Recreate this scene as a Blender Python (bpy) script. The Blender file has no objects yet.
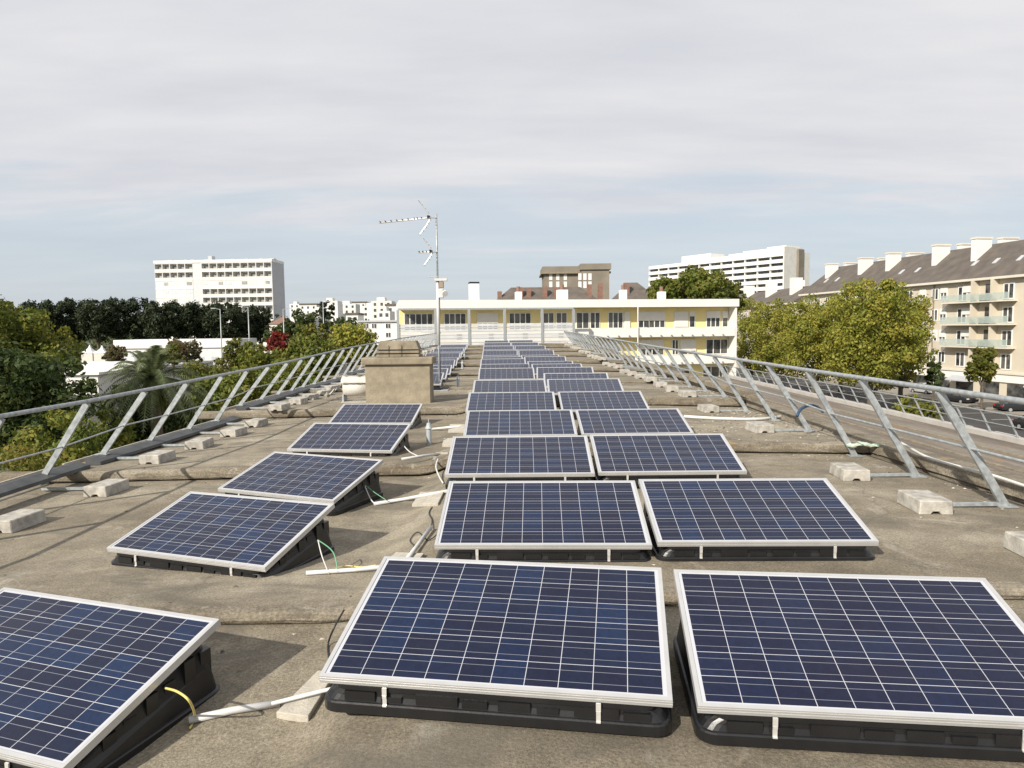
import bpy, bmesh, math, random
import numpy as np
from mathutils import Vector, Matrix
rnd = random.Random(7)
C = bpy.context.scene.collection
R_ = math.radians

# ------------------------------------------------------------------ camera, sky, sun, exposure
FPX, PITCH, ROLL = 700.0, R_(4.54), R_(-0.65)
cp, sp, cr, sr = math.cos(PITCH), math.sin(PITCH), math.cos(ROLL), math.sin(ROLL)
M0 = Matrix(((1, 0, 0), (0, -sp, -cp), (0, cp, -sp)))
RM = Matrix(((cr, -sr, 0), (sr, cr, 0), (0, 0, 1))) @ M0          # world -> right, down, forward
camd = bpy.data.cameras.new('camera'); cam = bpy.data.objects.new('camera', camd); C.objects.link(cam)
cam.matrix_world = Matrix((RM[0], -RM[1], -RM[2])).transposed().to_4x4()
camd.sensor_width = 36; camd.lens = 36 * FPX / 1024; camd.clip_start = 0.05; camd.clip_end = 8000
bpy.context.scene.camera = cam

SUN_EL, SUN_AZ = R_(33), R_(-142)                                  # azimuth measured from +Y towards +X
world = bpy.data.worlds.new('World'); bpy.context.scene.world = world; world.use_nodes = True
wn, wl = world.node_tree.nodes, world.node_tree.links
wn.clear()
def N(t, **k):
    n = wn.new(t)
    for a, b in k.items(): setattr(n, a, b)
    return n
sky = N('ShaderNodeTexSky', sky_type='NISHITA', sun_disc=False, sun_elevation=SUN_EL, sun_rotation=SUN_AZ, air_density=1.0, dust_density=2.0, ozone_density=1.5)
tc = N('ShaderNodeTexCoord'); sepx = N('ShaderNodeSeparateXYZ'); wl.new(tc.outputs['Generated'], sepx.inputs[0])
zc = N('ShaderNodeMath', operation='MAXIMUM'); wl.new(sepx.outputs[2], zc.inputs[0]); zc.inputs[1].default_value = 0.0
za = N('ShaderNodeMath', operation='ADD'); wl.new(zc.outputs[0], za.inputs[0]); za.inputs[1].default_value = 0.10
dx = N('ShaderNodeMath', operation='DIVIDE'); wl.new(sepx.outputs[0], dx.inputs[0]); wl.new(za.outputs[0], dx.inputs[1])
dy = N('ShaderNodeMath', operation='DIVIDE'); wl.new(sepx.outputs[1], dy.inputs[0]); wl.new(za.outputs[0], dy.inputs[1])
cxy = N('ShaderNodeCombineXYZ'); wl.new(dx.outputs[0], cxy.inputs[0]); wl.new(dy.outputs[0], cxy.inputs[1])
mp = N('ShaderNodeMapping'); wl.new(cxy.outputs[0], mp.inputs[0]); mp.inputs['Rotation'].default_value = (0, 0, R_(-8)); mp.inputs['Scale'].default_value = (0.42, 1.1, 1)
n1 = N('ShaderNodeTexNoise'); wl.new(mp.outputs[0], n1.inputs[0]); n1.inputs['Scale'].default_value = 1.1; n1.inputs['Detail'].default_value = 9; n1.inputs['Roughness'].default_value = 0.55; n1.inputs['Distortion'].default_value = 0.5
# the cloud deck: thick overhead, torn towards the horizon
cov = N('ShaderNodeMapRange'); wl.new(sepx.outputs[2], cov.inputs[0])
cov.inputs[1].default_value = 0.02; cov.inputs[2].default_value = 0.24; cov.inputs[3].default_value = -0.42; cov.inputs[4].default_value = 0.20
sm = N('ShaderNodeMath', operation='ADD'); wl.new(n1.outputs[0], sm.inputs[0]); wl.new(cov.outputs[0], sm.inputs[1])
cf = N('ShaderNodeMapRange', interpolation_type='SMOOTHSTEP'); wl.new(sm.outputs[0], cf.inputs[0]); cf.inputs[1].default_value = 0.36; cf.inputs[2].default_value = 0.62
cf.inputs[3].default_value = 0.38
n2 = N('ShaderNodeTexNoise'); wl.new(mp.outputs[0], n2.inputs[0]); n2.inputs['Scale'].default_value = 1.7; n2.inputs['Detail'].default_value = 10; n2.inputs['Roughness'].default_value = 0.55
cr2 = N('ShaderNodeValToRGB'); wl.new(n2.outputs[0], cr2.inputs[0])
cr2.color_ramp.elements[0].position = 0.36; cr2.color_ramp.elements[0].color = (5.35, 5.45, 5.85, 1)
cr2.color_ramp.elements[1].position = 0.66; cr2.color_ramp.elements[1].color = (6.35, 6.35, 6.5, 1)
skc = N('ShaderNodeMix', data_type='RGBA'); skc.inputs[0].default_value = 0.7           # thin high veil in front of the clear sky
wl.new(sky.outputs[0], skc.inputs[6]); skc.inputs[7].default_value = (4.7, 5.5, 6.1, 1)
mx = N('ShaderNodeMix', data_type='RGBA'); wl.new(cf.outputs[0], mx.inputs[0]); wl.new(skc.outputs[2], mx.inputs[6]); wl.new(cr2.outputs[0], mx.inputs[7])
bg = N('ShaderNodeBackground'); wl.new(mx.outputs[2], bg.inputs[0]); bg.inputs[1].default_value = 0.1
wo = N('ShaderNodeOutputWorld'); wl.new(bg.outputs[0], wo.inputs[0])

sl = bpy.data.lights.new('sun', 'SUN'); sl.energy = 4.8; sl.angle = R_(0.6); sl.color = (1.0, 0.93, 0.82)
so = bpy.data.objects.new('sun', sl); C.objects.link(so)
sdir = Vector((math.cos(SUN_EL) * math.sin(SUN_AZ), math.cos(SUN_EL) * math.cos(SUN_AZ), math.sin(SUN_EL)))
so.rotation_euler = sdir.to_track_quat('Z', 'Y').to_euler(); so.location = sdir * 60
vs = bpy.context.scene.view_settings
vs.view_transform = 'Standard'; vs.look = 'None'; vs.exposure = 0.34; vs.gamma = 1; vs.use_curve_mapping = False

# ------------------------------------------------------------------ helpers
ORD = ['first','second','third','fourth','fifth','sixth','seventh','eighth','ninth','tenth','eleventh','twelfth','thirteenth','fourteenth','fifteenth','sixteenth','seventeenth','eighteenth','nineteenth','twentieth','twenty-first','twenty-second','twenty-third','twenty-fourth','twenty-fifth','twenty-sixth','twenty-seventh','twenty-eighth','twenty-ninth','thirtieth','thirty-first','thirty-second','thirty-third','thirty-fourth','thirty-fifth','thirty-sixth']
def at(px, py, z=None, y=None):
    d = RM.transposed() @ Vector(((px - 512) / FPX, (py - 384) / FPX, 1))
    return d * (z / d.z if z is not None else y / d.y)
def X(px, Y): return at(px, 320, y=Y).x                            # metres across at distance Y
def Z(py, Y, px=512): return at(px, py, y=Y).z
def tag(o, label=None, cat=None, group=None, kind=None):
    if label: o['label'] = label
    if cat: o['category'] = cat
    if group: o['group'] = group
    if kind: o['kind'] = kind
    return o
def thing(name, label, cat, loc=(0, 0, 0), rz=0, group=None):
    o = bpy.data.objects.new(name, None); C.objects.link(o); o.location = loc; o.rotation_euler = (0, 0, rz); o.empty_display_size = .2
    return tag(o, label, cat, group)
class MB:
    def __init__(s): s.v, s.f, s.m, s.uv = [], [], [], {}
    def add(s, vs, fs, mi=0):
        b = len(s.v); s.v += [tuple(v) for v in vs]; s.f += [tuple(i + b for i in f) for f in fs]; s.m += [mi] * len(fs); return s
    def box(s, x0, x1, y0, y1, z0, z1, mi=0):
        return s.add([(x0,y0,z0),(x1,y0,z0),(x1,y1,z0),(x0,y1,z0),(x0,y0,z1),(x1,y0,z1),(x1,y1,z1),(x0,y1,z1)],
                     [(0,3,2,1),(4,5,6,7),(0,1,5,4),(1,2,6,5),(2,3,7,6),(3,0,4,7)], mi)
    def bar(s, a, b, w, h, up=(0, 0, 1), mi=0):                       # rectangular bar from a to b
        a, b = Vector(a), Vector(b); d = (b - a).normalized(); u = Vector(up)
        if abs(d.dot(u)) > .98: u = Vector((0, 1, 0))
        r = d.cross(u).normalized() * w / 2; u = r.cross(d).normalized() * h / 2
        return s.add([a-r-u, a+r-u, a+r+u, a-r+u, b-r-u, b+r-u, b+r+u, b-r+u],
                     [(0,1,2,3),(4,7,6,5),(0,4,5,1),(1,5,6,2),(2,6,7,3),(3,7,4,0)], mi)
    def tube(s, pts, r, n=8, mi=0, r1=None):
        pts = [Vector(p) for p in pts]; k = len(pts); b = len(s.v)
        prev = None
        for i, p in enumerate(pts):
            d = (pts[min(i + 1, k - 1)] - pts[max(i - 1, 0)]).normalized()
            if prev is None: u = d.orthogonal().normalized()
            else: u = (prev - d * prev.dot(d)).normalized()
            prev = u; w = d.cross(u)
            rr = r if r1 is None else r + (r1 - r) * i / (k - 1)
            s.v += [tuple(p + (u * math.cos(2*math.pi*j/n) + w * math.sin(2*math.pi*j/n)) * rr) for j in range(n)]
        for i in range(k - 1):
            for j in range(n): s.f.append((b+i*n+j, b+i*n+(j+1)%n, b+(i+1)*n+(j+1)%n, b+(i+1)*n+j)); s.m.append(mi)
        s.f.append(tuple(b + j for j in reversed(range(n)))); s.f.append(tuple(b + (k-1)*n + j for j in range(n))); s.m += [mi, mi]
        return s
    def prism(s, poly, ax, a, b, mi=0):                               # poly of 2D points extruded along axis ax from a to b
        n = len(poly)
        def P(p, t): return {0: (t, p[0], p[1]), 1: (p[0], t, p[1]), 2: (p[0], p[1], t)}[ax]
        return s.add([P(p, a) for p in poly] + [P(p, b) for p in poly],
                     [tuple(range(n))[::-1], tuple(range(n, 2*n))] + [(i, (i+1)%n, n+(i+1)%n, n+i) for i in range(n)], mi)
    def build(s, name, mat, parent=None, bevel=0, smooth=False, loc=None, rz=0, seg=1):
        me = bpy.data.meshes.new(name); me.from_pydata(s.v, [], s.f)
        mats = mat if isinstance(mat, (list, tuple)) else [mat]
        for m in mats: me.materials.append(m)
        if len(mats) > 1: me.polygons.foreach_set('material_index', s.m)
        bm = bmesh.new(); bm.from_mesh(me); bmesh.ops.recalc_face_normals(bm, faces=bm.faces)
        if bevel: bmesh.ops.bevel(bm, geom=list(bm.edges), offset=bevel, segments=seg, affect='EDGES', profile=.6)
        bm.to_mesh(me); bm.free()
        if smooth: me.polygons.foreach_set('use_smooth', [True] * len(me.polygons))
        o = bpy.data.objects.new(name, me); C.objects.link(o)
        if parent: o.parent = parent
        if loc: o.location = loc
        if rz: o.rotation_euler = (0, 0, rz)
        return o
def inst(src, parent, loc=None, rz=None, scale=None, name=None):      # copy of one mesh object
    o = src.copy(); C.objects.link(o); o.parent = parent
    if loc is not None: o.location = loc
    if rz is not None: o.rotation_euler = (0, 0, rz)
    if scale is not None: o.scale = scale
    return o
def copy_tree(o, parent=None, skip=()):
    c = o.copy(); C.objects.link(c); c.parent = parent
    for ch in list(o.children): copy_tree(ch, c)
    return c

# ------------------------------------------------------------------ materials
class NT:
    def __init__(s, name):
        s.mat = bpy.data.materials.new(name); s.mat.use_nodes = True; s.t = s.mat.node_tree; s.n = s.t.nodes; s.l = s.t.links
        s.b = s.n['Principled BSDF']
    def new(s, t, **k):
        n = s.n.new(t)
        for a, b in k.items(): setattr(n, a, b)
        return n
    def set(s, **k):
        for a, b in k.items(): s.b.inputs[a.replace('_', ' ')].default_value = b
    def math(s, op, a, b=None, c=None):
        n = s.new('ShaderNodeMath', operation=op)
        for i, v in enumerate((a, b, c)):
            if v is None: continue
            if isinstance(v, (int, float)): n.inputs[i].default_value = v
            else: s.l.new(v, n.inputs[i])
        return n.outputs[0]
    def noise(s, vec, scale, detail=4, rough=.55, dist=0):
        n = s.new('ShaderNodeTexNoise'); n.inputs['Scale'].default_value = scale; n.inputs['Detail'].default_value = detail
        n.inputs['Roughness'].default_value = rough; n.inputs['Distortion'].default_value = dist
        if vec is not None: s.l.new(vec, n.inputs[0])
        return n.outputs[0]
    def ramp(s, fac, stops):
        n = s.new('ShaderNodeValToRGB'); s.l.new(fac, n.inputs[0]); e = n.color_ramp.elements
        for i, (p, c) in enumerate(stops):
            el = e[i] if i < 2 else e.new(p)
            el.position = p; el.color = (*c, 1) if len(c) == 3 else c
        return n.outputs[0]
    def mix(s, fac, a, b, mode='MIX'):
        n = s.new('ShaderNodeMix', data_type='RGBA', blend_type=mode)
        for i, v in ((0, fac), (6, a), (7, b)):
            if isinstance(v, (int, float)): n.inputs[i].default_value = v
            elif isinstance(v, tuple): n.inputs[i].default_value = (*v, 1)
            else: s.l.new(v, n.inputs[i])
        return n.outputs[2]
    def bump(s, h, strength, dist=.01):
        n = s.new('ShaderNodeBump'); n.inputs['Strength'].default_value = strength; n.inputs['Distance'].default_value = dist
        s.l.new(h, n.inputs['Height']); s.l.new(n.outputs[0], s.b.inputs['Normal'])
    def col(s, c): s.l.new(c, s.b.inputs['Base Color'])
    def coord(s, k='Object'): return s.new('ShaderNodeTexCoord').outputs[k]
    def pos(s): return s.new('ShaderNodeNewGeometry').outputs['Position']
def plain(name, c, rough=.6, var=.12, scale=3, metal=0, bump=0, spec=.5):
    m = NT(name); p = m.pos()
    n = m.noise(p, scale, 5)
    k0 = tuple(x * (1 - var) for x in c); k1 = tuple(min(1, x * (1 + var)) for x in c)
    m.col(m.ramp(n, [(.3, k0), (.7, k1)])); m.set(Roughness=rough, Metallic=metal, Specular_IOR_Level=spec)
    if bump: m.bump(m.noise(p, scale * 6, 4), bump)
    return m.mat

def mk_roof_concrete():
    m = NT('roof_concrete'); p = m.pos()
    mpg = m.new('ShaderNodeMapping'); m.l.new(p, mpg.inputs[0]); mpg.inputs['Scale'].default_value = (.55, 1.0, 1)
    big = m.noise(mpg.outputs[0], .55, 6, .6, .6); mid = m.noise(p, 3.2, 8, .65, .3); fine = m.noise(p, 60, 4, .7); grit = m.noise(p, 170, 3, .8)
    base = m.ramp(big, [(.30, (.155, .135, .105)), (.46, (.235, .208, .163)), (.58, (.285, .256, .205)), (.74, (.38, .345, .28))])
    c = m.mix(.55, base, m.ramp(mid, [(.3, (.5, .48, .45)), (.7, (1.3, 1.29, 1.26))]), 'MULTIPLY')
    c = m.mix(.7, c, m.ramp(fine, [(.34, (.52, .50, .48)), (.66, (1.42, 1.41, 1.38))]), 'MULTIPLY')
    c = m.mix(.8, c, m.ramp(grit, [(.34, (.6, .59, .57)), (.68, (1.4, 1.4, 1.37))]), 'MULTIPLY')
    # pale worn scuffs and dark spots
    sc = m.noise(p, 1.6, 9, .75, 1.2)
    c = m.mix(m.ramp(sc, [(.56, (0, 0, 0)), (.70, (.6, .6, .6))]), c, (.44, .41, .35))
    st = m.noise(mpg.outputs[0], 1.1, 6, .6, 1.6)
    c = m.mix(m.ramp(st, [(.52, (0, 0, 0)), (.64, (.6, .6, .6))]), c, (.125, .112, .092))
    vo = m.new('ShaderNodeTexVoronoi', feature='F1'); vo.inputs['Scale'].default_value = 2.6; m.l.new(p, vo.inputs[0])
    c = m.mix(m.ramp(vo.outputs['Distance'], [(.02, (.85, .85, .85)), (.05, (0, 0, 0))]), c, (.07, .062, .05))
    # drying lines / hairline cracks
    v2 = m.new('ShaderNodeTexVoronoi', feature='DISTANCE_TO_EDGE'); v2.inputs['Scale'].default_value = .32
    wp = m.new('ShaderNodeVectorMath', operation='ADD'); m.l.new(p, wp.inputs[0])
    nn = m.new('ShaderNodeTexNoise'); nn.inputs['Scale'].default_value = 1.3; nn.inputs['Detail'].default_value = 6; m.l.new(p, nn.inputs[0])
    m.l.new(nn.outputs['Color'], wp.inputs[1]); m.l.new(wp.outputs[0], v2.inputs[0])
    c = m.mix(m.ramp(v2.outputs['Distance'], [(.002, (.35, .35, .35)), (.007, (0, 0, 0))]), c, (.10, .09, .075))
    # sealed patch joints run along the deck
    m.col(c); m.set(Roughness=.93, Specular_IOR_Level=.25)
    h = m.math('ADD', m.math('MULTIPLY', mid, .8), m.math('ADD', m.math('MULTIPLY', fine, .35), m.math('MULTIPLY', grit, .2)))
    m.bump(h, .7, .02); return m.mat
def mk_beam():
    m = NT('weathered_beam_concrete'); p = m.pos()
    mpg = m.new('ShaderNodeMapping'); m.l.new(p, mpg.inputs[0]); mpg.inputs['Scale'].default_value = (.8, 1, 3)
    big = m.noise(mpg.outputs[0], 1.3, 8, .65, .8); fine = m.noise(p, 45, 4, .7); lic = m.noise(p, 5, 8, .7, .6)
    c = m.ramp(big, [(.25, (.12, .098, .072)), (.48, (.225, .195, .148)), (.7, (.33, .295, .235))])
    c = m.mix(m.ramp(lic, [(.58, (0, 0, 0)), (.66, (.6, .6, .6))]), c, (.42, .40, .35))
    c = m.mix(m.ramp(m.noise(p, .9, 3, .5, 1), [(.66, (0, 0, 0)), (.74, (.55, .55, .55))]), c, (.40, .24, .09))
    c = m.mix(.8, c, m.ramp(fine, [(.32, (.5, .48, .45)), (.68, (1.3, 1.3, 1.3))]), 'MULTIPLY')
    c = m.mix(m.ramp(m.noise(mpg.outputs[0], 2.6, 9, .75, 1.5), [(.50, (0, 0, 0)), (.62, (.65, .65, .65))]), c, (.10, .085, .065))
    m.col(c); m.set(Roughness=.93, Specular_IOR_Level=.25); m.bump(m.math('ADD', fine, lic), .7, .02); return m.mat
def mk_cells():
    m = NT('solar_cells'); uv = m.coord('UV'); s = m.new('ShaderNodeSeparateXYZ'); m.l.new(uv, s.inputs[0])
    u, v = s.outputs[0], s.outputs[1]
    fu, fv = m.math('FRACT', u), m.math('FRACT', v)
    eu = m.math('ABSOLUTE', m.math('SUBTRACT', fu, .5)); ev = m.math('ABSOLUTE', m.math('SUBTRACT', fv, .5))
    gap = m.math('MAXIMUM', m.math('GREATER_THAN', eu, .4893), m.math('GREATER_THAN', ev, .4893))
    border = m.math('MAXIMUM', m.math('GREATER_THAN', m.math('ABSOLUTE', m.math('SUBTRACT', u, 5)), 4.99), m.math('GREATER_THAN', m.math('ABSOLUTE', m.math('SUBTRACT', v, 3)), 2.99))
    gap = m.math('MAXIMUM', gap, border)
    bus = m.math('LESS_THAN', m.math('ABSOLUTE', m.math('SUBTRACT', ev, .235)), .0085)
    cell = m.new('ShaderNodeCombineXYZ'); m.l.new(m.math('FLOOR', u), cell.inputs[0]); m.l.new(m.math('FLOOR', v), cell.inputs[1])
    oi = m.new('ShaderNodeObjectInfo'); m.l.new(m.math('MULTIPLY', oi.outputs['Random'], 97), cell.inputs[2])
    wn_ = m.new('ShaderNodeTexWhiteNoise', noise_dimensions='3D'); m.l.new(cell.outputs[0], wn_.inputs[0])
    col = m.ramp(wn_.outputs[0], [(0, (.0035, .0055, .022)), (.45, (.0020, .0065, .028)), (.8, (.0018, .0105, .042)), (1, (.0020, .015, .056))])
    col = m.mix(m.math('MULTIPLY', oi.outputs['Random'], .6), col, (.0050, .0058, .025))
    vo = m.new('ShaderNodeTexVoronoi'); vo.inputs['Scale'].default_value = 7; m.l.new(uv, vo.inputs[0])     # poly-crystal grains
    hs = m.new('ShaderNodeSeparateColor'); m.l.new(vo.outputs['Color'], hs.inputs[0])
    col = m.mix(.75, col, m.ramp(hs.outputs[0], [(0, (.72, .72, .78)), (1, (1.35, 1.3, 1.22))]), 'MULTIPLY')
    col = m.mix(bus, col, (.20, .21, .24)); col = m.mix(gap, col, (.46, .47, .50))
    dn = m.noise(m.pos(), 2.2, 7, .7, .4); col = m.mix(m.ramp(dn, [(.42, (.0, .0, .0)), (.8, (.016, .016, .016))]), col, (.35, .33, .30))
    m.col(col); m.set(Roughness=.32, Specular_IOR_Level=.2, Coat_Weight=.38, Coat_Roughness=.09, Coat_IOR=1.42)
    m.l.new(m.math('ADD', .05, m.math('MULTIPLY', dn, .10)), m.b.inputs['Coat Roughness'])
    return m.mat
M = {}
M['roof'] = mk_roof_concrete(); M['beam'] = mk_beam(); M['cells'] = mk_cells()
M['alu'] = plain('anodised_aluminium', (.55, .55, .545), .42, .06, 8, .45)
M['steel'] = plain('galvanised_steel', (.42, .44, .45), .5, .16, 14, .5)
M['rail_metal'] = plain('galvanised_rail', (.35, .375, .385), .5, .28, 16, .35)
M['black'] = plain('black_recycled_plastic', (.011, .011, .012), .36, .25, 6, 0, .1)
M['clip'] = plain('stainless_clip', (.70, .69, .66), .35, .08, 30, .5)
M['block'] = plain('ballast_concrete', (.38, .36, .32), .92, .34, 9, 0, .6, .3)
M['paver'] = plain('pale_paver', (.42, .39, .33), .92, .16, 14, 0, .6, .3)
M['pvc'] = plain('white_plastic_conduit', (.56, .56, .55), .45, .1, 10)
M['pvc_grey'] = plain('grey_plastic_pipe', (.36, .39, .41), .5, .08, 10)
M['white_cable'] = plain('white_cable', (.58, .58, .56), .5, .08, 6)
M['yellow_cable'] = plain('yellow_cable', (.62, .52, .16), .5, .05, 6)
M['green_cable'] = plain('green_cable', (.12, .34, .20), .5, .05, 6)
M['black_cable'] = plain('black_cable', (.02, .02, .02), .5, .05, 6)
M['blue_hose'] = plain('blue_hose', (.03, .065, .12), .5, .1, 6)
M['green_rag'] = plain('pale_green_plastic', (.46, .55, .44), .7, .2, 20, 0, .5)
M['render_tan'] = plain('tan_render', (.27, .232, .170), .95, .22, 3.5, 0, .9, .2)
M['stone_cap'] = plain('weathered_cap', (.24, .205, .15), .95, .3, 4, 0, .6, .2)
M['tarp'] = plain('white_tarpaulin', (.55, .53, .48), .6, .08, 5, 0, .4)
M['white'] = plain('white_render', (.70, .69, .66), .85, .05, .8, 0, 0, .3)
M['offwhite'] = plain('offwhite_render', (.66, .645, .60), .85, .07, .5, 0, 0, .3)
M['greywall'] = plain('grey_render', (.43, .44, .46), .85, .06, .5, 0, 0, .3)
M['yellow'] = plain('yellow_render', (.80, .68, .34), .85, .05, .9, 0, 0, .3)
M['cream'] = plain('cream_render', (.55, .495, .40), .88, .07, .35, 0, .2, .3)
M['cream_light'] = plain('pale_cream_trim', (.62, .58, .50), .85, .05, .6, 0, 0, .3)
M['slate'] = plain('slate_roof', (.105, .088, .074), .75, .25, .7, 0, .4)
M['brownstone'] = plain('brown_stone', (.20, .175, .14), .9, .15, .3, 0, .2)
M['brick'] = plain('red_brick', (.21, .12, .09), .9, .2, 2)
M['shutter'] = plain('white_roller_shutter', (.70, .69, .66), .6, .04, 2)
M['pvcframe'] = plain('white_window_frame', (.76, .76, .74), .5, .03, 2)
M['boards'] = plain('pale_grey_cladding', (.56, .57, .57), .6, .1, 1.2)
M['glass_rail'] = plain('frosted_green_glass', (.47, .55, .51), .25, .08, 2)
def _half(m, f):
    t = m.node_tree; tr = t.nodes.new('ShaderNodeBsdfTransparent'); mxs = t.nodes.new('ShaderNodeMixShader'); mxs.inputs[0].default_value = f
    t.links.new(t.nodes['Principled BSDF'].outputs[0], mxs.inputs[1]); t.links.new(tr.outputs[0], mxs.inputs[2]); t.links.new(mxs.outputs[0], t.nodes['Material Output'].inputs[0])
_half(M['glass_rail'], .5)
def mk_glass():
    m = NT('window_glass'); n = m.noise(m.pos(), .8, 2); m.col(m.ramp(n, [(.35, (.02, .022, .026)), (.65, (.12, .118, .11))])); m.set(Roughness=.1, Specular_IOR_Level=.6); return m.mat
M['glass'] = mk_glass()
M['asphalt'] = plain('asphalt', (.065, .063, .062), .93, .2, .6, 0, .4, .25)
M['paving'] = plain('pavement', (.27, .245, .21), .93, .15, .5, 0, .3, .25)
M['kerb'] = plain('kerb_stone', (.42, .40, .37), .9, .1, 2)
M['paint'] = plain('road_paint', (.72, .72, .70), .8, .08, 4)
def mk_ground():
    m = NT('ground'); p = m.pos(); n = m.noise(p, .02, 6, .6, .5)
    c = m.ramp(n, [(.42, (.045, .062, .022)), (.52, (.10, .098, .075)), (.62, (.16, .15, .13))]); c = m.mix(.4, c, m.ramp(m.noise(p, .7, 6), [(.3, (.6, .6, .6)), (.7, (1.3, 1.3, 1.3))]), 'MULTIPLY')
    m.col(c); m.set(Roughness=.95, Specular_IOR_Level=.2); return m.mat
M['ground'] = mk_ground()
def mk_wing():
    m = NT('lower_roof_felt'); p = m.pos(); mp_ = m.new('ShaderNodeMapping'); m.l.new(p, mp_.inputs[0]); mp_.inputs['Scale'].default_value = (1.6, .12, 1)
    a = m.noise(mp_.outputs[0], 1.2, 6, .6, .5); b = m.noise(p, .5, 8, .7, 1); f = m.noise(p, 9, 4)
    c = m.ramp(a, [(.3, (.125, .105, .085)), (.52, (.185, .162, .135)), (.72, (.24, .215, .18))])
    c = m.mix(m.ramp(b, [(.60, (0, 0, 0)), (.68, (.7, .7, .7))]), c, (.30, .17, .075)); c = m.mix(.5, c, m.ramp(f, [(.3, (.7, .7, .7)), (.7, (1.25, 1.25, 1.25))]), 'MULTIPLY')
    m.col(c); m.set(Roughness=.95, Specular_IOR_Level=.2); return m.mat
M['wing'] = mk_wing()
def leafmat(name, stops, trans=.35):
    m = NT(name); g = m.new('ShaderNodeNewGeometry'); ri = g.outputs['Random Per Island']
    big = m.noise(g.outputs['Position'], .55, 4, .6)
    f = m.math('ADD', m.math('MULTIPLY', ri, .34), m.math('ADD', .06, m.math('MULTIPLY', big, .68)))
    c = m.ramp(f, stops); m.col(c); m.set(Roughness=.6, Specular_IOR_Level=.3)
    t = m.new('ShaderNodeBsdfTranslucent'); m.l.new(c, t.inputs[0]); mixs = m.new('ShaderNodeMixShader'); mixs.inputs[0].default_value = trans
    out = m.n['Material Output']; m.l.new(m.b.outputs[0], mixs.inputs[1]); m.l.new(t.outputs[0], mixs.inputs[2]); m.l.new(mixs.outputs[0], out.inputs[0]); return m.mat
L = {
 'plane': leafmat('plane_tree_leaves', [(.28, (.06, .09, .015)), (.44, (.16, .19, .028)), (.62, (.29, .28, .045)), (.84, (.38, .30, .055))]),
 'dark': leafmat('dark_green_leaves', [(.3, (.024, .042, .013)), (.55, (.050, .078, .020)), (.85, (.11, .13, .030))]),
 'yellowgreen': leafmat('yellow_green_leaves', [(.28, (.04, .07, .012)), (.52, (.12, .15, .022)), (.85, (.27, .24, .04))]),
 'autumn': leafmat('turning_leaves', [(.28, (.035, .055, .012)), (.5, (.10, .12, .02)), (.74, (.20, .18, .03)), (.92, (.26, .14, .03))]),
 'red': leafmat('red_leaves', [(.3, (.09, .012, .010)), (.6, (.20, .024, .018)), (.9, (.27, .06, .03))]),
 'purple': leafmat('purple_leaves', [(.3, (.035, .045, .018)), (.5, (.085, .085, .032)), (.85, (.14, .075, .045))]),
 'pine': leafmat('black_green_leaves', [(.3, (.014, .023, .011)), (.6, (.029, .042, .017)), (.9, (.055, .068, .025))], .15),
 'palm': leafmat('palm_fronds', [(.3, (.06, .085, .035)), (.6, (.15, .18, .08)), (.9, (.27, .28, .15))]),
 'green': leafmat('green_leaves', [(.3, (.05, .085, .015)), (.52, (.12, .15, .024)), (.85, (.22, .20, .04))]),
}
M['bark'] = plain('bark', (.12, .10, .075), .95, .3, 5, 0, .6, .2)

# ------------------------------------------------------------------ ground, street
def sheet(name, x0, x1, y0, y1, z, mat, label=None):
    o = MB().add([(x0, y0, z), (x1, y0, z), (x1, y1, z), (x0, y1, z)], [(0, 1, 2, 3)]).build(name, mat); o['kind'] = 'structure'; return o
GZ = -9.5
sheet('ground', -1500, 1500, -300, 3000, GZ, M['ground'])
sheet('road', 33, 52, -40, 330, GZ + .004, M['asphalt'])
sheet('car_park', -75, -22, 70, 190, GZ + .004, M['asphalt'])
sheet('plaza', -140, -76, 60, 235, GZ + .004, M['paving'])
o = MB().box(52, 75, -40, 330, GZ - .2, GZ + .13).build('pavement', M['paving']); o['kind'] = 'structure'
o = MB().box(20.5, 33, -40, 330, GZ - .2, GZ + .13).build('pavement', M['paving']); o['kind'] = 'structure'
mb = MB()
for k in range(40): mb.add([(42.4, -20 + k*6, GZ+.008), (42.55, -20 + k*6, GZ+.008), (42.55, -17 + k*6, GZ+.008), (42.4, -17 + k*6, GZ+.008)], [(0, 1, 2, 3)])
for k in range(60): mb.add([(47.2, -20 + k*5.2, GZ+.008), (52, -20 + k*5.2, GZ+.008), (52, -19.9 + k*5.2, GZ+.008), (47.2, -19.9 + k*5.2, GZ+.008)], [(0, 1, 2, 3)])
o = mb.build('road_markings', M['paint']); o['kind'] = 'structure'
# hills far behind
g = MB(); nx, ny = 60, 16
for j in range(ny):
    for i in range(nx):
        x = -900 + 1500 * i / (nx - 1); y = 330 + 800 * j / (ny - 1); t = j / (ny - 1)
        g.v.append((x, y, GZ - .5 + 26 * min(1, t * 1.6) ** 1.1 * (.75 + .25 * math.sin(x * .011 + 1.3) + .08 * math.sin(x * .05 + y * .02))))
for j in range(ny - 1):
    for i in range(nx - 1): a = j * nx + i; g.f.append((a, a + 1, a + nx + 1, a + nx)); g.m.append(0)
hills = g.build('hills', M['ground'], smooth=True); hills['kind'] = 'structure'

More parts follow.
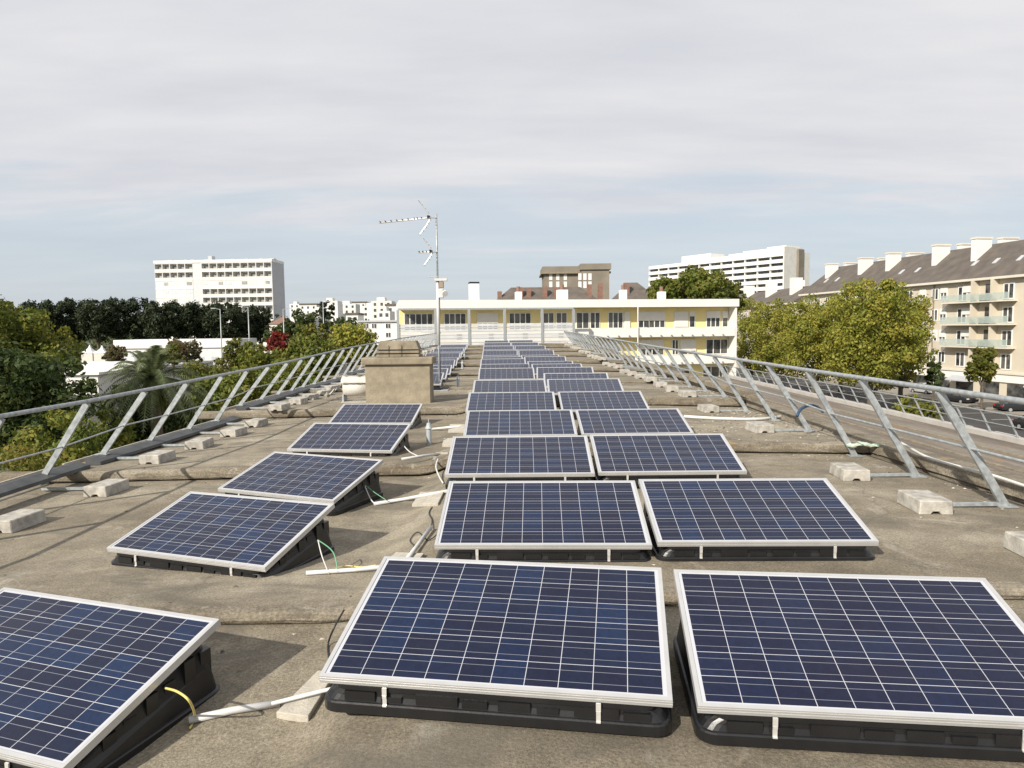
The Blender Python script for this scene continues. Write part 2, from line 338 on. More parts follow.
# ------------------------------------------------------------------ our building with its stepped concrete roof
LIPS = [-3.0, 4.35, 9.72, 15.25, 20.6, 25.8, 31.0, 36.2, 41.4, 46.6, 51.8, 57.0]
LEV = [-1.812, -1.796, -1.705, -1.588, -1.595, -1.555, -1.455, -1.375, -1.30, -1.24, -1.19]
def interp(x, xs, ys):
    return float(np.interp(x, xs, ys))
def lat(x, y):                                                         # the strip left of the middle panels lies lower
    p = interp(y, [0, 3.2, 4.5, 6, 9.5, 12, 15, 18, 30], [.19, .17, .08, .205, .17, .20, .16, .14, .09])
    q = min(1, max(0, (-.60 - x) / .65)); q = q * q * (3 - 2 * q)
    return -(p * q + interp(x, [-7.2, -2.8], [.06, 0])) + interp(x, [3.2, 5.2], [0, -.06]) * interp(y, [5, 12], [.2, 1])
def lipy(i, x):
    a, b = {1: (4.45, 4.52), 2: (9.40, 9.95), 3: (15.35, 15.35), 4: (20.25, 20.35)}.get(i, (LIPS[i], LIPS[i]))
    return interp(x, [-1.2, 3.0], [a, b])
def slab_of(x, y):
    for i in range(len(LEV) - 1, -1, -1):
        if y >= lipy(i, x): return i
    return 0
def roof_z(x, y):
    i = slab_of(x, y); t = (y - lipy(i, x)) / (lipy(i + 1, x) - lipy(i, x))
    return LEV[i] + .032 - .064 * t + lat(x, y)
bld = thing('concrete_roofed_building', 'long building whose stepped grey concrete roof carries the solar panels', 'building', (0, 0, 0))
XL, XR = -6.45, 5.12
xs = [XL, -6, -5, -4, -3.2, -2.6, -2.3, -2.1, -1.9, -1.75, -1.6, -1.45, -1.3, -1.15, -1.0, -.86, -.72, -.5, 0, 1, 2, 3.2, 4.2, XR]
for i in range(len(LEV)):
    g = MB(); rr = random.Random(i); TS = [0] + [k / 12 for k in range(1, 13)] + [1.04]
    for t in TS:
        for x in xs:
            y0, y1 = lipy(i, x) + .10, lipy(i + 1, x)
            y = y0 + (y1 - y0) * t
            tt = min(1, (y - y0 + .1) / (y1 - y0 + .1))
            g.v.append((x, y, LEV[i] + .032 - .064 * tt + lat(x, min(y, y1)) + rr.uniform(-.0025, .0025)))
    nx = len(xs)
    for j in range(len(TS) - 1):
        for k in range(nx - 1): a = j * nx + k; g.f.append((a, a + 1, a + nx + 1, a + nx)); g.m.append(0)
    g.build('roof_slab', M['roof'], bld, smooth=True)
    if i == 0: continue
    # nose beam: a plain upright face over a dark open joint
    b = MB(); bx = [XL - .55] + [XL - .2 + (XR - XL + .2) * k / 70 for k in range(71)]
    for k, x in enumerate(bx):
        xx = max(x, XL); y0 = lipy(i, xx); zt = LEV[i] + .032 + lat(xx, y0); zb = LEV[i-1] - .032 + lat(xx, y0) + .024
        zb = min(zb, zt - .07)
        ja, jb = rr.uniform(-.008, .008), rr.uniform(-.005, .005); rd = interp(x, [-4, -1], [.030, .008])
        prof = [(.13, .006), (.075, .008), (rd + .012, .004 + jb), (rd * .35 + ja, -.004 - rd * .25 + jb), (ja, -rd - .008), (ja * .6 - .002, (zb - zt) * .6), (ja + .004, zb - zt + .018), (.016, zb - zt), (.13, zb - zt)]
        for (py, pz) in prof: b.v.append((x, y0 + py, zt + pz))
    n = len(prof)
    for k in range(len(bx) - 1):
        for j in range(n): b.f.append((k*n+j, k*n+(j+1)%n, (k+1)*n+(j+1)%n, (k+1)*n+j)); b.m.append(0)
    b.f.append(tuple(range(n))); b.f.append(tuple((len(bx)-1)*n + j for j in reversed(range(n)))); b.m += [0, 0]
    b.build('nose_beam', M['beam'], bld)
# deck body under the slabs, walls, upstand along the right edge
mb = MB(); mb.box(XL + .05, 5.4, -3, 56.9, -9.5, -2.25); mb.build('wall', M['offwhite'], bld)
mb = MB()
for i in range(len(LEV)):
    y0, y1 = LIPS[i] + .32, LIPS[i + 1] + .30
    za, zb = LEV[i] - .10, LEV[i] - .12
    zl = LEV[i] + lat(XL, (y0+y1)/2) - .06
    mb.add([(XL+.02, y0, -2.25), (XR, y0, -2.25), (XR, y1, -2.25), (XL+.02, y1, -2.25), (XL+.02, y0, zl), (XR, y0, za), (XR, y1, zb), (XL+.02, y1, zl)][:8],
           [(0,3,2,1),(0,1,5,4),(1,2,6,5),(2,3,7,6),(3,0,4,7)])
mb.build('deck_edge', M['beam'], bld)
for i in range(len(LEV)):                                              # upstand pieces with open joints
    y0, y1 = LIPS[i], LIPS[i + 1]
    g = MB(); za, zb = roof_z(XR, y0 + .2), roof_z(XR, y1 - .1)
    n_ = 14
    for k in range(n_ + 1):
        y = y0 + .012 + (y1 - y0 - .024) * k / n_; z = za + (zb - za) * k / n_; w = random.Random(k+i*20).uniform(-.006, .006)
        g.v += [(XR+.03, y, z+.02), (XR+w, y, z+.05), (XR+.02+w, y, z+.165), (XR+.06, y, z+.185), (XR+.34, y, z+.185), (XR+.36, y, z-.3), (XR+.05, y, z-.3)]
    for k in range(n_):
        for j in range(7): a = k * 7; g.f.append((a+j, a+(j+1)%7, a+7+(j+1)%7, a+7+j)); g.m.append(0)
    g.f += [tuple(range(7)), tuple(n_*7+j for j in reversed(range(7)))]; g.m += [0, 0]
    g.build('edge_upstand', M['beam'], bld)
# dark steel gutter profile and white edge trim on the left
M['gutter'] = plain('dark_lead_gutter', (.065, .068, .07), .6, .3, 5, .2)
for i in range(len(LEV)):
    y0, y1 = LIPS[i] + .22, LIPS[i + 1] - .02
    za, zb = roof_z(-6, y0), roof_z(-6, y1)
    g = MB()
    for y, z in ((y0, za), (y1, zb)):
        g.v += [(-6.13, y, z + .01), (-5.92, y, z + .01), (-5.93, y, z + .055), (-6.10, y, z + .10), (-6.16, y, z + .10)]
    g.f = [(0,1,6,5),(1,2,7,6),(2,3,8,7),(3,4,9,8),(4,0,5,9),(0,4,3,2,1),(5,6,7,8,9)]; g.m = [0]*7
    g.build('gutter_profile', M['gutter'], bld)
    MB().bar((XL - .01, y0, roof_z(XL, y0) + .015), (XL - .01, y1, roof_z(XL, y1) + .015), .03, .05).build('edge_trim', M['paver'], bld)
# lower wing roof on the right
WZ, WX = -4.6, 19.5
wing = thing('lower_wing_building', 'lower wing with flat brown felt roof right of the panelled roof', 'building')
MB().box(5.42, WX, -20, 64.0, GZ, WZ - .25).build('wall', M['offwhite'], wing)
MB().box(5.42, WX + .1, -20, 63.9, WZ - .25, WZ).build('roof', M['wing'], wing)
for x in (12.2, 15.6, 17.4): MB().box(x, x + .12, -20, 63.7, WZ + .002, WZ + .045).build('roof_joint', M['stone_cap'], wing)
MB().box(WX - .28, WX + .12, -20, 63.92, WZ + .003, WZ + .2).build('roof_kerb', M['kerb'], wing)

# ------------------------------------------------------------------ solar panels
PW, PD = 1.65, .992
TILT = R_(15.6); PH = .098
def build_panel(name):
    """origin on the roof below the lower edge; frame pivots on the lower edge at .12"""
    H = PH
    root = thing(name, '', 'solar panel')
    ct, st = math.cos(TILT), math.sin(TILT)
    def P(x, v, w): return (x, v * ct - w * st, H + v * st + w * ct)
    def tbox(mb, x0, x1, v0, v1, w0, w1):
        mb.add([P(x0,v0,w0),P(x1,v0,w0),P(x1,v1,w0),P(x0,v1,w0),P(x0,v0,w1),P(x1,v0,w1),P(x1,v1,w1),P(x0,v1,w1)],
               [(0,3,2,1),(4,5,6,7),(0,1,5,4),(1,2,6,5),(2,3,7,6),(3,0,4,7)])
    fw, ft = .021, .040
    mb = MB(); h = PW / 2
    tbox(mb, -h, h, 0, fw, 0, ft); tbox(mb, -h, h, PD - fw, PD, 0, ft); tbox(mb, -h, -h + fw, fw, PD - fw, 0, ft); tbox(mb, h - fw, h, fw, PD - fw, 0, ft)
    for zz in (.013, .027):                                            # extrusion grooves show as thin steps
        tbox(mb, -h - .0015, h + .0015, -.0015, .004, zz, zz + .004)
    mb.build('frame', M['alu'], root)
    # laminate
    me = bpy.data.meshes.new('cell_glass'); a = h - fw; w = ft - .004
    me.from_pydata([P(-a, fw, w), P(a, fw, w), P(a, PD - fw, w), P(-a, PD - fw, w), P(-a, fw, w-.02), P(a, fw, w-.02), P(a, PD - fw, w-.02), P(-a, PD - fw, w-.02)], [], [(0, 1, 2, 3), (7, 6, 5, 4)])
    uvl = me.uv_layers.new(name='UVMap'); mu, mv = .11, .07
    for k, (u, v) in enumerate([(-mu, -mv), (10 + mu, -mv), (10 + mu, 6 + mv), (-mu, 6 + mv)] * 2): uvl.data[k].uv = (u, v)
    me.materials.append(M['cells']); g = bpy.data.objects.new('cell_glass', me); C.objects.link(g); g.parent = root
    # black tub
    mb = MB()
    def loop(x, y0, y1, r, zf, n=5):
        pts = []
        for cx, cy, a0 in ((x - r, y0 + r, -90), (x - r, y1 - r, 0), (-x + r, y1 - r, 90), (-x + r, y0 + r, 180)):
            for k in range(n + 1):
                an = R_(a0 + 90 * k / n); px, py = cx + r * math.cos(an), cy + r * math.sin(an); pts.append((px, py, zf(py)))
        return pts
    top = lambda d: (lambda y: H - d + max(0, y) * st / ct)
    D = PD * ct
    loops = [loop(.828, -.016, D + .02, .085, lambda y: -.035), loop(.828, -.016, D + .02, .085, lambda y: .010),
             loop(.822, -.010, D + .012, .08, lambda y: .016), loop(.812, -.002, D + .004, .075, lambda y: .020),
             loop(.790, .006, D - .02, .07, lambda y: .020 + (H - .045 + max(0, y) * st / ct) * .45), loop(.750, .008, D - .05, .07, top(.030)), loop(.770, -.002, D - .03, .075, top(.024)), loop(.770, -.002, D - .03, .075, top(.002))]
    n = len(loops[0]); 
    for lp in loops: mb.v += lp
    for i in range(len(loops) - 1):
        for j in range(n): mb.f.append((i*n+j, i*n+(j+1)%n, (i+1)*n+(j+1)%n, (i+1)*n+j)); mb.m.append(0)
    mb.f.append(tuple((len(loops)-1)*n + j for j in range(n))); mb.m.append(0)
    rb = mb                                                          # moulded ribs on the front and the sides
    x = -.70; k = 0; r3 = random.Random(3)
    while x < .66:
        w_ = (.15, .10, .20, .12)[k % 4]; z1 = (.078, .060, .082, .068)[k % 4]
        rb.box(x, x + w_, -.008, .03, .026, z1 * .9); x += w_ + (.03, .07, .02, .05)[k % 4]; k += 1
    for s in (-1, 1):
        for k in range(7):
            y = .09 + k * .125; zt = H - .02 + y * st / ct
            xa, xb = sorted((s * .735, s * (.792 if k % 2 else .782)))
            rb.box(xa, xb, y, y + .075, .024, zt * (.92 if k % 2 else .8))
    for k in range(10):
        xx = -.70 + k * .145; rb.box(xx, xx + .09, D - .07, D - .018, .03, H + D * st / ct - .05)
    mb.build('ballast_tub', M['black'], root)
    for cx in (-.50, .50):
        cb = MB(); cb.box(cx - .010, cx + .010, -.014, -.0095, .012, H + .004); cb.box(cx - .010, cx + .010, -.020, -.0145, .010, .016)
        cb.box(cx - .011, cx + .011, -.017, -.012, H - .035, H + .003); cb.box(cx - .010, cx + .010, -.018, -.0135, .050, .064)
        tb = cb.build('clamp_strap', M['clip'], root)
    return root
panel0 = build_panel('solar_panel')
panel_jobs = []
FIT = {'C': [(-0.121,3.103,-1.681,9.0,15.8),(0.219,5.209,-1.678,2.1,16.8),(0.072,7.595,-1.632,1.0,16.1),(0.112,10.014,-1.575,0.2,14.8),(-0.022,12.565,-1.523,0.6,14.8),(-0.053,15.226,-1.463,-0.1,13.7),(-0.154,20.108,-1.490,-0.5,15.5)],
       'R': [(1.615,2.844,-1.686,6.6,16.2),(1.914,5.169,-1.661,1.5,16.2),(1.774,7.689,-1.647,0.6,16.4),(1.838,10.194,-1.596,-0.3,14.6),(1.738,12.953,-1.565,-0.2,15.1),(1.598,15.004,-1.444,1.6,13.8),(1.609,17.183,-1.474,2.3,15.5),(1.518,19.678,-1.457,2.2,15.5)],
       'L': [(-2.708,3.108,-1.881,18.5,15.5),(-2.711,5.604,-1.872,19.8,16.3),(-2.677,7.706,-1.856,23.4,16.3),(-2.587,10.306,-1.810,9.6,15.9),(-2.724,13.299,-1.811,5.1,15.8)]}
def drift(y): return -.032 * (y - 20.1)
y = 20.108
for k in range(1, 12):
    yy = 20.108 + 2.45 * k; x = -.154 + drift(yy)
    FIT['C'].append((x, yy, None, rnd.uniform(-.8, .8), 15.6))
for k in range(1, 12):
    yy = 19.678 + 2.47 * k; x = 1.55 + drift(yy) * 1.05
    FIT['R'].append((x, yy, None, rnd.uniform(-.8, 1.2), 15.6))
FIT['F'] = []
for k in range(11):
    yy = 19.9 + 2.5 * k; FIT['F'].append((-2.86 + drift(yy) * 1.02, yy, None, rnd.uniform(-1, 1), 15.6))
COLN = {'C': 'middle column of the roof', 'R': 'right column of the roof', 'L': 'left column in front of the chimney', 'F': 'far left column behind the chimney'}
NEARD = {'C0': 'large blue solar panel on black tub at front centre of the roof', 'R0': 'dark blue solar panel on black tub in the lower right corner',
         'L0': 'solar panel cut off by the lower left corner, yellow cable at its side', 'L1': 'tilted solar panel second from the front in the left column'}
firstp = True
for cname, lst in FIT.items():
    for i, (x, y, z, yaw, tl) in enumerate(lst):
        p = panel0 if firstp else copy_tree(panel0); firstp = False
        if z is None: z = max(roof_z(x - .8, y + .1), roof_z(x + .8, y + .1), roof_z(x, y + .9) - .0) + PH + .005
        p.location = (x, y, z - PH)
        # small residual tilt about the lower edge keeps the tub seated
        dt = R_(tl) - TILT
        p.rotation_euler = (dt * .9, 0, -R_(yaw))
        p['label'] = NEARD.get(cname + str(i), '%s solar panel from the camera in the %s' % (ORD[i], COLN[cname]))
        p['group'] = 'solar panels on black tubs'

# ------------------------------------------------------------------ guard rails with ballast blocks
def rail_post(root, foot, top, arm_to):
    mb = MB(); mb.bar(foot, top, .075, .035, up=(0, 1, 0)); f = Vector(foot)
    mb.box(f.x - .09, f.x + .09, f.y - .06, f.y + .06, f.z - .0, f.z + .012)
    o = mb.build('post', M['rail_metal'], root)
    if arm_to is not None:
        a = MB(); a.bar((f.x, f.y, f.z + .028), (arm_to, f.y, f.z + .028), .05, .03); a.build('foot_arm', M['rail_metal'], root)
    return o
block_src = None
def make_block(x, y, z, label, rz):
    global block_src
    if block_src is None:
        pr = [(-.155, 0), (-.05, 0), (-.03, .03), (.03, .03), (.05, 0), (.155, 0), (.145, .135), (-.145, .135)]
        mb = MB(); mb.prism(pr, 1, -.235, .235); block_src = mb.build('ballast_block', M['block'], None, bevel=.008); o = block_src
    else:
        o = block_src.copy(); C.objects.link(o)
    o.location = (x, y, z); o.rotation_euler = (0, 0, rz)
    return tag(o, label, 'concrete block', 'concrete ballast blocks holding the guard rails')
def ztopR(y): return interp(y, [0, 10, 20, 35, 55], [-.65, -.63, -.57, -.42, -.26])
def ztopL(y): return interp(y, [0, 9, 13, 17, 23, 35, 55], [-.88, -.87, -.81, -.75, -.59, -.42, -.24])
# right rail
rr_ = thing('guard_rail', 'grey metal guard rail leaning inward along the right roof edge', 'railing', (4.85, 28, -1.6)); rr_.location = (0, 0, 0)
ys = [3.75 + 1.515 * k for k in range(35)]
ytop = [y for y in ys]
MB().tube([(4.15, y, ztopR(y)) for y in [1.5] + ys], .027, 10).build('top_rail', M['rail_metal'], rr_, smooth=True)
MB().tube([(4.49, y, (ztopR(y) + roof_z(4.85, y)) / 2) for y in [1.5] + ys], .014, 8).build('mid_rail', M['rail_metal'], rr_, smooth=True)
nb = 0
for k, y in enumerate(ys):
    z = roof_z(4.85, y); foot = (4.85, y, z + .005)
    blk = k not in (4, 6) and k < 33
    rail_post(rr_, foot, (4.15, y, ztopR(y) - .02), 4.02 if blk else None)
    if blk and k % 1 == 0:
        make_block(4.0 + rnd.uniform(-.04, .04), y + rnd.uniform(-.08, .05) - .05, roof_z(3.9, y) + .0, '%s concrete ballast block from the camera along the right guard rail' % ORD[nb], R_(rnd.uniform(-9, 4))); nb += 1
# left rail
rl_ = thing('guard_rail', 'grey metal guard rail leaning inward along the left roof edge', 'railing')
ysl = [4.4, 5.95, 7.42, 8.94, 10.37, 11.71, 13.14, 14.4, 15.7, 17.0, 18.2, 19.3, 20.45, 21.6] + [22.8 + 1.3 * k for k in range(25)]
def xl(y): return 0.0
MB().tube([(-5.45, y, ztopL(y)) for y in [2.5] + ysl], .027, 10).build('top_rail', M['rail_metal'], rl_, smooth=True)
MB().tube([(-5.80, y, (ztopL(y) + roof_z(-6.1, y)) / 2) for y in [2.5] + ysl], .011, 8).build('mid_rail', M['steel'], rl_, smooth=True)
nb = 0
for k, y in enumerate(ysl):
    z = roof_z(-6.12, y); blk = k < 36
    rail_post(rl_, (-6.14, y, z + .10), (-5.45, y, ztopL(y) - .02), None)
    if blk:
        MB().bar((-6.1, y, z + .04), (-5.3, y, z + .04), .05, .03).build('foot_arm', M['rail_metal'], rl_)
        make_block(-5.2 + rnd.uniform(-.04, .04), y - .16 + rnd.uniform(-.08, .05), roof_z(-5.2, y - .16), '%s concrete ballast block from the camera along the left guard rail' % ORD[nb], R_(rnd.uniform(-6, 3))); nb += 1
# lower outer rail on the wing roof
ro_ = thing('guard_rail', 'thin metal guard rail along the far edge of the lower wing roof', 'railing')
yso = [8 + 1.55 * k for k in range(36)]
MB().tube([(WX - .55, y, WZ + 1.1) for y in yso], .03, 6).build('top_rail', M['rail_metal'], ro_)
MB().tube([(WX - .33, y, WZ + .62) for y in yso], .018, 6).build('mid_rail', M['rail_metal'], ro_)
for y in yso: MB().bar((WX - .1, y, WZ + .2), (WX - .55, y, WZ + 1.1), .07, .035, up=(0, 1, 0)).build('post', M['rail_metal'], ro_)

# ------------------------------------------------------------------ chimney, duct, mast, vents
cy, cz = 16.3, roof_z(-2.6, 16.3) - .02
ch = thing('chimney', 'square tan rendered chimney stack with stepped stone cap', 'chimney', (X(396.5, cy), cy + .3, cz), R_(-1))
H1 = .93
MB().box(-.76, .76, -.3, .3, 0, H1).build('stack', M['render_tan'], ch, bevel=.012)
MB().box(-.83, .83, -.38, .38, H1, H1 + .17).build('cap_slab', M['stone_cap'], ch, bevel=.03, seg=2)
mb = MB(); mb.box(-.50, .50, -.24, .24, H1 + .17, H1 + .235); mb.build('cap_course', M['stone_cap'], ch, bevel=.008)
MB().box(-.46, .46, -.20, .20, H1 + .235, H1 + .26).build('louvre_gap', M['black'], ch)
MB().box(-.50, .50, -.24, .24, H1 + .26, H1 + .32).build('cap_course', M['stone_cap'], ch, bevel=.008)
MB().box(-.46, .46, -.20, .20, H1 + .32, H1 + .345).build('louvre_gap', M['black'], ch)
a = [(-.50, -.24), (.50, -.24), (.50, .24), (-.50, .24)]; b = [(-.42, -.16), (.42, -.16), (.42, .16), (-.42, .16)]
mb = MB(); z0, z1 = H1 + .345, H1 + .55
mb.add([(x, y, z0) for x, y in a] + [(x, y, z1) for x, y in b], [(0,3,2,1),(4,5,6,7)] + [(i,(i+1)%4,4+(i+1)%4,4+i) for i in range(4)]); mb.build('cap_top', M['stone_cap'], ch, bevel=.01)
for x in (-.20, .10): MB().box(x - .006, x + .006, -.246, -.24, H1 + .18, H1 + .45).build('cap_joint', M['black'], ch)
du = thing('wrapped_duct', 'white tarpaulin wrapped duct beside the tan chimney', 'duct', (X(351, 16.5), 16.9, roof_z(-3.8, 16.5)))
mb = MB(); 
for s in range(12):
    pass
mb.tube([(-.30, 0, .34), (.02, 0, .345), (.32, 0, .34)], .20, 18); mb.build('duct', M['render_tan'], du, smooth=True).data.materials[0] = M['tarp']
g = MB(); r4 = random.Random(5)
for i in range(9):
    for j in range(8):
        x = -.33 + .66 * i / 8; an = R_(20 + 150 * j / 7); rr2 = .23 + r4.uniform(-.012, .02)
        g.v.append((x, -math.cos(an) * rr2 * 1.05, .40 + math.sin(an) * rr2 * .95))
for i in range(8):
    for j in range(7): a0 = i * 8 + j; g.f.append((a0, a0+1, a0+9, a0+8)); g.m.append(0)
o = g.build('tarpaulin', M['tarp'], du, smooth=True); md = o.modifiers.new('t', 'SOLIDIFY'); md.thickness = .008
for x in (-.30, .30): MB().box(x - .02, x + .02, -.18, .18, 0, .2).build('leg', M['steel'], du)
MB().box(-.34, .34, -.22, .22, -.0, .025).build('base_plate', M['paver'], du)
tg = MB(); 
for i in range(5):
    for j in range(4): tg.v.append((-.12 + .06 * i, -.12 + .08 * j, .02 + .09 * math.sin(i * 1.3 + j * .9) ** 2 + .05 * i))
for i in range(4):
    for j in range(3): a0 = i*4+j; tg.f.append((a0, a0+1, a0+5, a0+4)); tg.m.append(0)
o = tg.build('plastic_sheet', M['tarp'], smooth=True, loc=(X(329, 17.6), 17.6, roof_z(-4.6, 17.6) + .01)); md = o.modifiers.new('t', 'SOLIDIFY'); md.thickness = .006
tag(o, 'crumpled white plastic sheet lying left of the wrapped duct', 'plastic sheet')

ay = 20.0; ax = X(438.3, ay); az = roof_z(ax, ay)
mast = thing('antenna_mast', 'tall white television antenna mast behind the tan chimney', 'antenna', (ax, ay, az))
def az_(py): return Z(py, ay, 438) - az
def axx(px): return X(px, ay) - ax
MB().tube([(0, 0, 0), (0, 0, az_(300))], .03, 8).build('lower_pole', M['rail_metal'], mast, smooth=True)
MB().tube([(.0, 0, az_(345)), (0, 0, az_(280))], .045, 8).build('pole_sleeve', M['pvc'], mast, smooth=True)
MB().tube([(0, 0, az_(300)), (0, 0, az_(214))], .028, 8).build('upper_pole', M['rail_metal'], mast, smooth=True)
MB().box(-.25, .25, -.25, .25, -.01, .02).build('base_plate', M['steel'], mast)
def yagi(x_tip, x_back, zt, zb, els, refl):
    y_ = MB(); y_.tube([(x_tip, -.03, zt), (x_back, -.03, zb), (.03, -.03, zb)], .018, 6); bm_ = y_.build('antenna_boom', M['clip'], mast, smooth=True)
    e = MB()
    for t in els:
        x = x_tip + (x_back - x_tip) * t; z = zt + (zb - zt) * t
        e.tube([(x - .0, -.19, z + .025), (x, .13, z + .025)], .006, 5); e.box(x - .014, x + .014, -.05, -.01, z + .005, z + .04)
    e.build('antenna_element', M['black'], bm_)
    q = MB()
    for s in (-1, 1):
        for kk in range(5):
            t = kk / 4; px_ = x_back - .02 - refl * .30 * t ** 1.3; pz = zb + s * (.04 + refl * .42 * t)
            q.tube([(px_, -.24, pz), (px_, .18, pz)], .009, 5)
        q.tube([(x_back, -.03, zb), (x_back - .02 - refl * .10, -.03, zb + s * refl * .2), (x_back - .02 - refl * .30, -.03, zb + s * refl * .46)], .015, 5)
    q.build('reflector_grid', M['clip'], bm_)
    d = MB(); d.box(x_back - .10, x_back - .03, -.08, .02, zb - .02, zb + .06); d.build('dipole_box', M['black'], bm_)
yagi(axx(382), axx(433), az_(222.5), az_(217.8), [.02, .12, .23, .34, .45, .56, .68, .74, .82], 1.0)
yagi(axx(420), axx(434.5), az_(252.5), az_(252), [.05, .3, .55], .78)
MB().tube([(axx(427.5), -.02, az_(277)), (.02, -.02, az_(277))], .010, 6).build('side_rod', M['clip'], mast)
MB().box(-.08, .27, -.09, .09, az_(281), az_(278.5)).build('bracket_plate', M['pvc'], mast)
MB().box(.05, .17, -.07, .07, az_(288), az_(281.5)).build('amplifier_box', plain('brown_box', (.28, .22, .17), .6), mast, bevel=.01)
MB().box(.02, .16, -.08, .06, az_(298), az_(289)).build('junction_box', M['pvc'], mast, bevel=.01)
o = MB().tube([(.22, -.08, az_(294)), (.19, .02, az_(292.5))], .085, 14).build('receiver_head', M['pvc'], mast, smooth=False)
MB().tube([(.05, .0, az_(297)), (.05, .02, az_(310)), (.02, .03, az_(345)), (.04, .05, .3), (.3, .1, .02)], .008, 6).build('cable', M['black_cable'], mast)

def vent(x, y, label, h=.34):
    v = thing('vent_pipe', label, 'vent pipe', (x, y, roof_z(x, y) - .01), 0, 'grey vent pipes between the panel columns')
    MB().tube([(0, 0, 0), (0, 0, h - .05)], .042, 14).build('pipe', M['pvc_grey'], v, smooth=False)
    mb = MB(); mb.tube([(0, 0, h - .06), (0, 0, h - .035), (0, 0, h - .01), (0, 0, h + .03)], .060, 14, r1=.03); mb.tube([(0, 0, h + .02), (0, 0, h + .10)], .008, 6); mb.build('cap', M['pvc_grey'], v)
    return v
p = at(429, 442, z=-1.84); vent(p.x, p.y, 'grey plastic vent pipe nearest the camera, right of the left panels')
p = at(458, 384, z=-1.62); vent(p.x, p.y, 'short grey vent pipe just right of the far left panel column', .30)
vent(-2.05, 29, 'grey vent pipe far back between left and middle panel columns', .3)
vent(-2.4, 35.5, 'farthest grey vent pipe between left and middle panel columns', .3)

# ------------------------------------------------------------------ conduits, cables, pavers
def lie(name, pts, r, mat, label, cat, z_off=None, group=None, n=8, z=-1.8):
    w = []
    for q in pts:
        px, py, dz = q if len(q) == 3 else (*q, 0)
        zz = -1.8
        for _ in range(4):
            P_ = at(px, py, z=zz + r + dz); zz = roof_z(P_.x, P_.y)
        w.append(P_)
    # densify
    o = MB().tube(w, r, n).build(name, M[mat], smooth=True)
    return tag(o, label, cat, group)
def paver(pts, t, label):
    mb = MB(); w = []
    for (px, py) in pts:
        zz = -1.8
        for _ in range(4): P_ = at(px, py, z=zz + t); zz = roof_z(P_.x, P_.y)
        w.append(P_)
    mb.add([(p.x, p.y, p.z - t - .005) for p in w] + [tuple(p) for p in w], [(0,3,2,1),(4,5,6,7)] + [(i,(i+1)%4,4+(i+1)%4,4+i) for i in range(4)])
    return tag(mb.build('concrete_paver', M['paver'], bevel=.003), label, 'paver', 'pale concrete pavers under the cable conduits')
lie('conduit', [(189, 720), (232, 710.5), (280, 703)], .020, 'pvc', 'thick white conduit in front of the lower left panel', 'conduit')
lie('conduit', [(272, 703.5, .035), (322, 691, .05), (345, 686, .05)], .011, 'pvc', 'thin white conduit running under the front centre panel', 'conduit')
lie('conduit', [(306, 573), (352, 570), (392, 566)], .018, 'pvc', 'white conduit between second left panel and front centre panel', 'conduit')
lie('conduit', [(404, 563, .03), (418, 545, .02), (431, 527, .02)], .018, 'pvc', 'white conduit sloping up toward second middle panel', 'conduit')
lie('conduit', [(374, 504), (405, 499), (448, 491)], .022, 'pvc', 'white conduit between third left panel and second middle panel', 'conduit')
lie('conduit', [(402, 459, .07), (425, 455.5, .06), (447, 453, .05)], .018, 'pvc', 'white conduit leading to third middle panel', 'conduit')
lie('conduit', [(432, 429), (462, 426)], .022, 'pvc', 'white conduit beside the nearest vent pipe', 'conduit')
paver([(276, 712), (308, 716), (335, 672), (318, 670)], .035, 'pale paver at left corner of the front centre panel')
paver([(382, 564), (412, 567), (424, 553), (396, 552)], .03, 'pale paver behind the front centre panel')
paver([(412, 504), (438, 503), (444, 491), (420, 492)], .03, 'pale paver left of second middle panel')
paver([(442, 445), (454, 445), (456, 438), (444, 438)], .03, 'pale paver left of third middle panel')
paver([(448, 431), (464, 431), (465, 424), (450, 424)], .03, 'pale paver left of fourth middle panel')
paver([(432, 460), (446, 460), (448, 452), (436, 452)], .03, 'pale paver beside the bent white cable')
def loose(name, pts, r, mat, label, cat='cable', n=6):                # pts are (px, py, distance)
    w = [at(px, py, y=Y) for px, py, Y in pts]
    # Catmull-Rom
    out = []
    for i in range(len(w) - 1):
        p0, p1, p2, p3 = w[max(i-1, 0)], w[i], w[i+1], w[min(i+2, len(w)-1)]
        for k in range(6):
            t = k / 6; out.append(.5 * ((2*p1) + (p2-p0)*t + (2*p0-5*p1+4*p2-p3)*t*t + (3*p1-p0-3*p2+p3)*t**3))
    out.append(w[-1]); return tag(MB().tube(out, r, n).build(name, M[mat], smooth=True), label, cat)
def D_(px, py, dz=0):
    zz = -1.8
    for _ in range(4): P_ = at(px, py, z=zz + dz); zz = roof_z(P_.x, P_.y)
    return P_.y
loose('cable', [(165, 688, 3.35), (178, 692, 3.25), (190, 702, 3.2), (195, 718, D_(195, 718, .01)), (190, 728, D_(190, 728, .01))], .006, 'yellow_cable', 'yellow cable curling out of the lower left panel')
yb_ = D_(318, 572, .02)
loose('cable', [(318, 540, yb_ + .15), (322, 556, yb_ + .05), (329, 574, yb_)], .005, 'white_cable', 'white cable hanging from second left panel')
loose('cable', [(318, 540, yb_ + .15), (333, 552, yb_ + .1), (338, 572, yb_ + .02)], .005, 'green_cable', 'green cable hanging from second left panel')
loose('cable', [(330, 572, D_(330, 572, .01)), (345, 566, D_(345, 566, .01)), (362, 567, D_(362, 567, .01)), (376, 565, D_(376, 565, .01))], .005, 'yellow_cable', 'thin yellowish cable lying behind the front centre panel')
yc = D_(374, 504, .02)
loose('cable', [(364, 484, yc + .15), (370, 498, yc + .05), (375, 504, yc)], .007, 'white_cable', 'white cable hanging from third left panel')
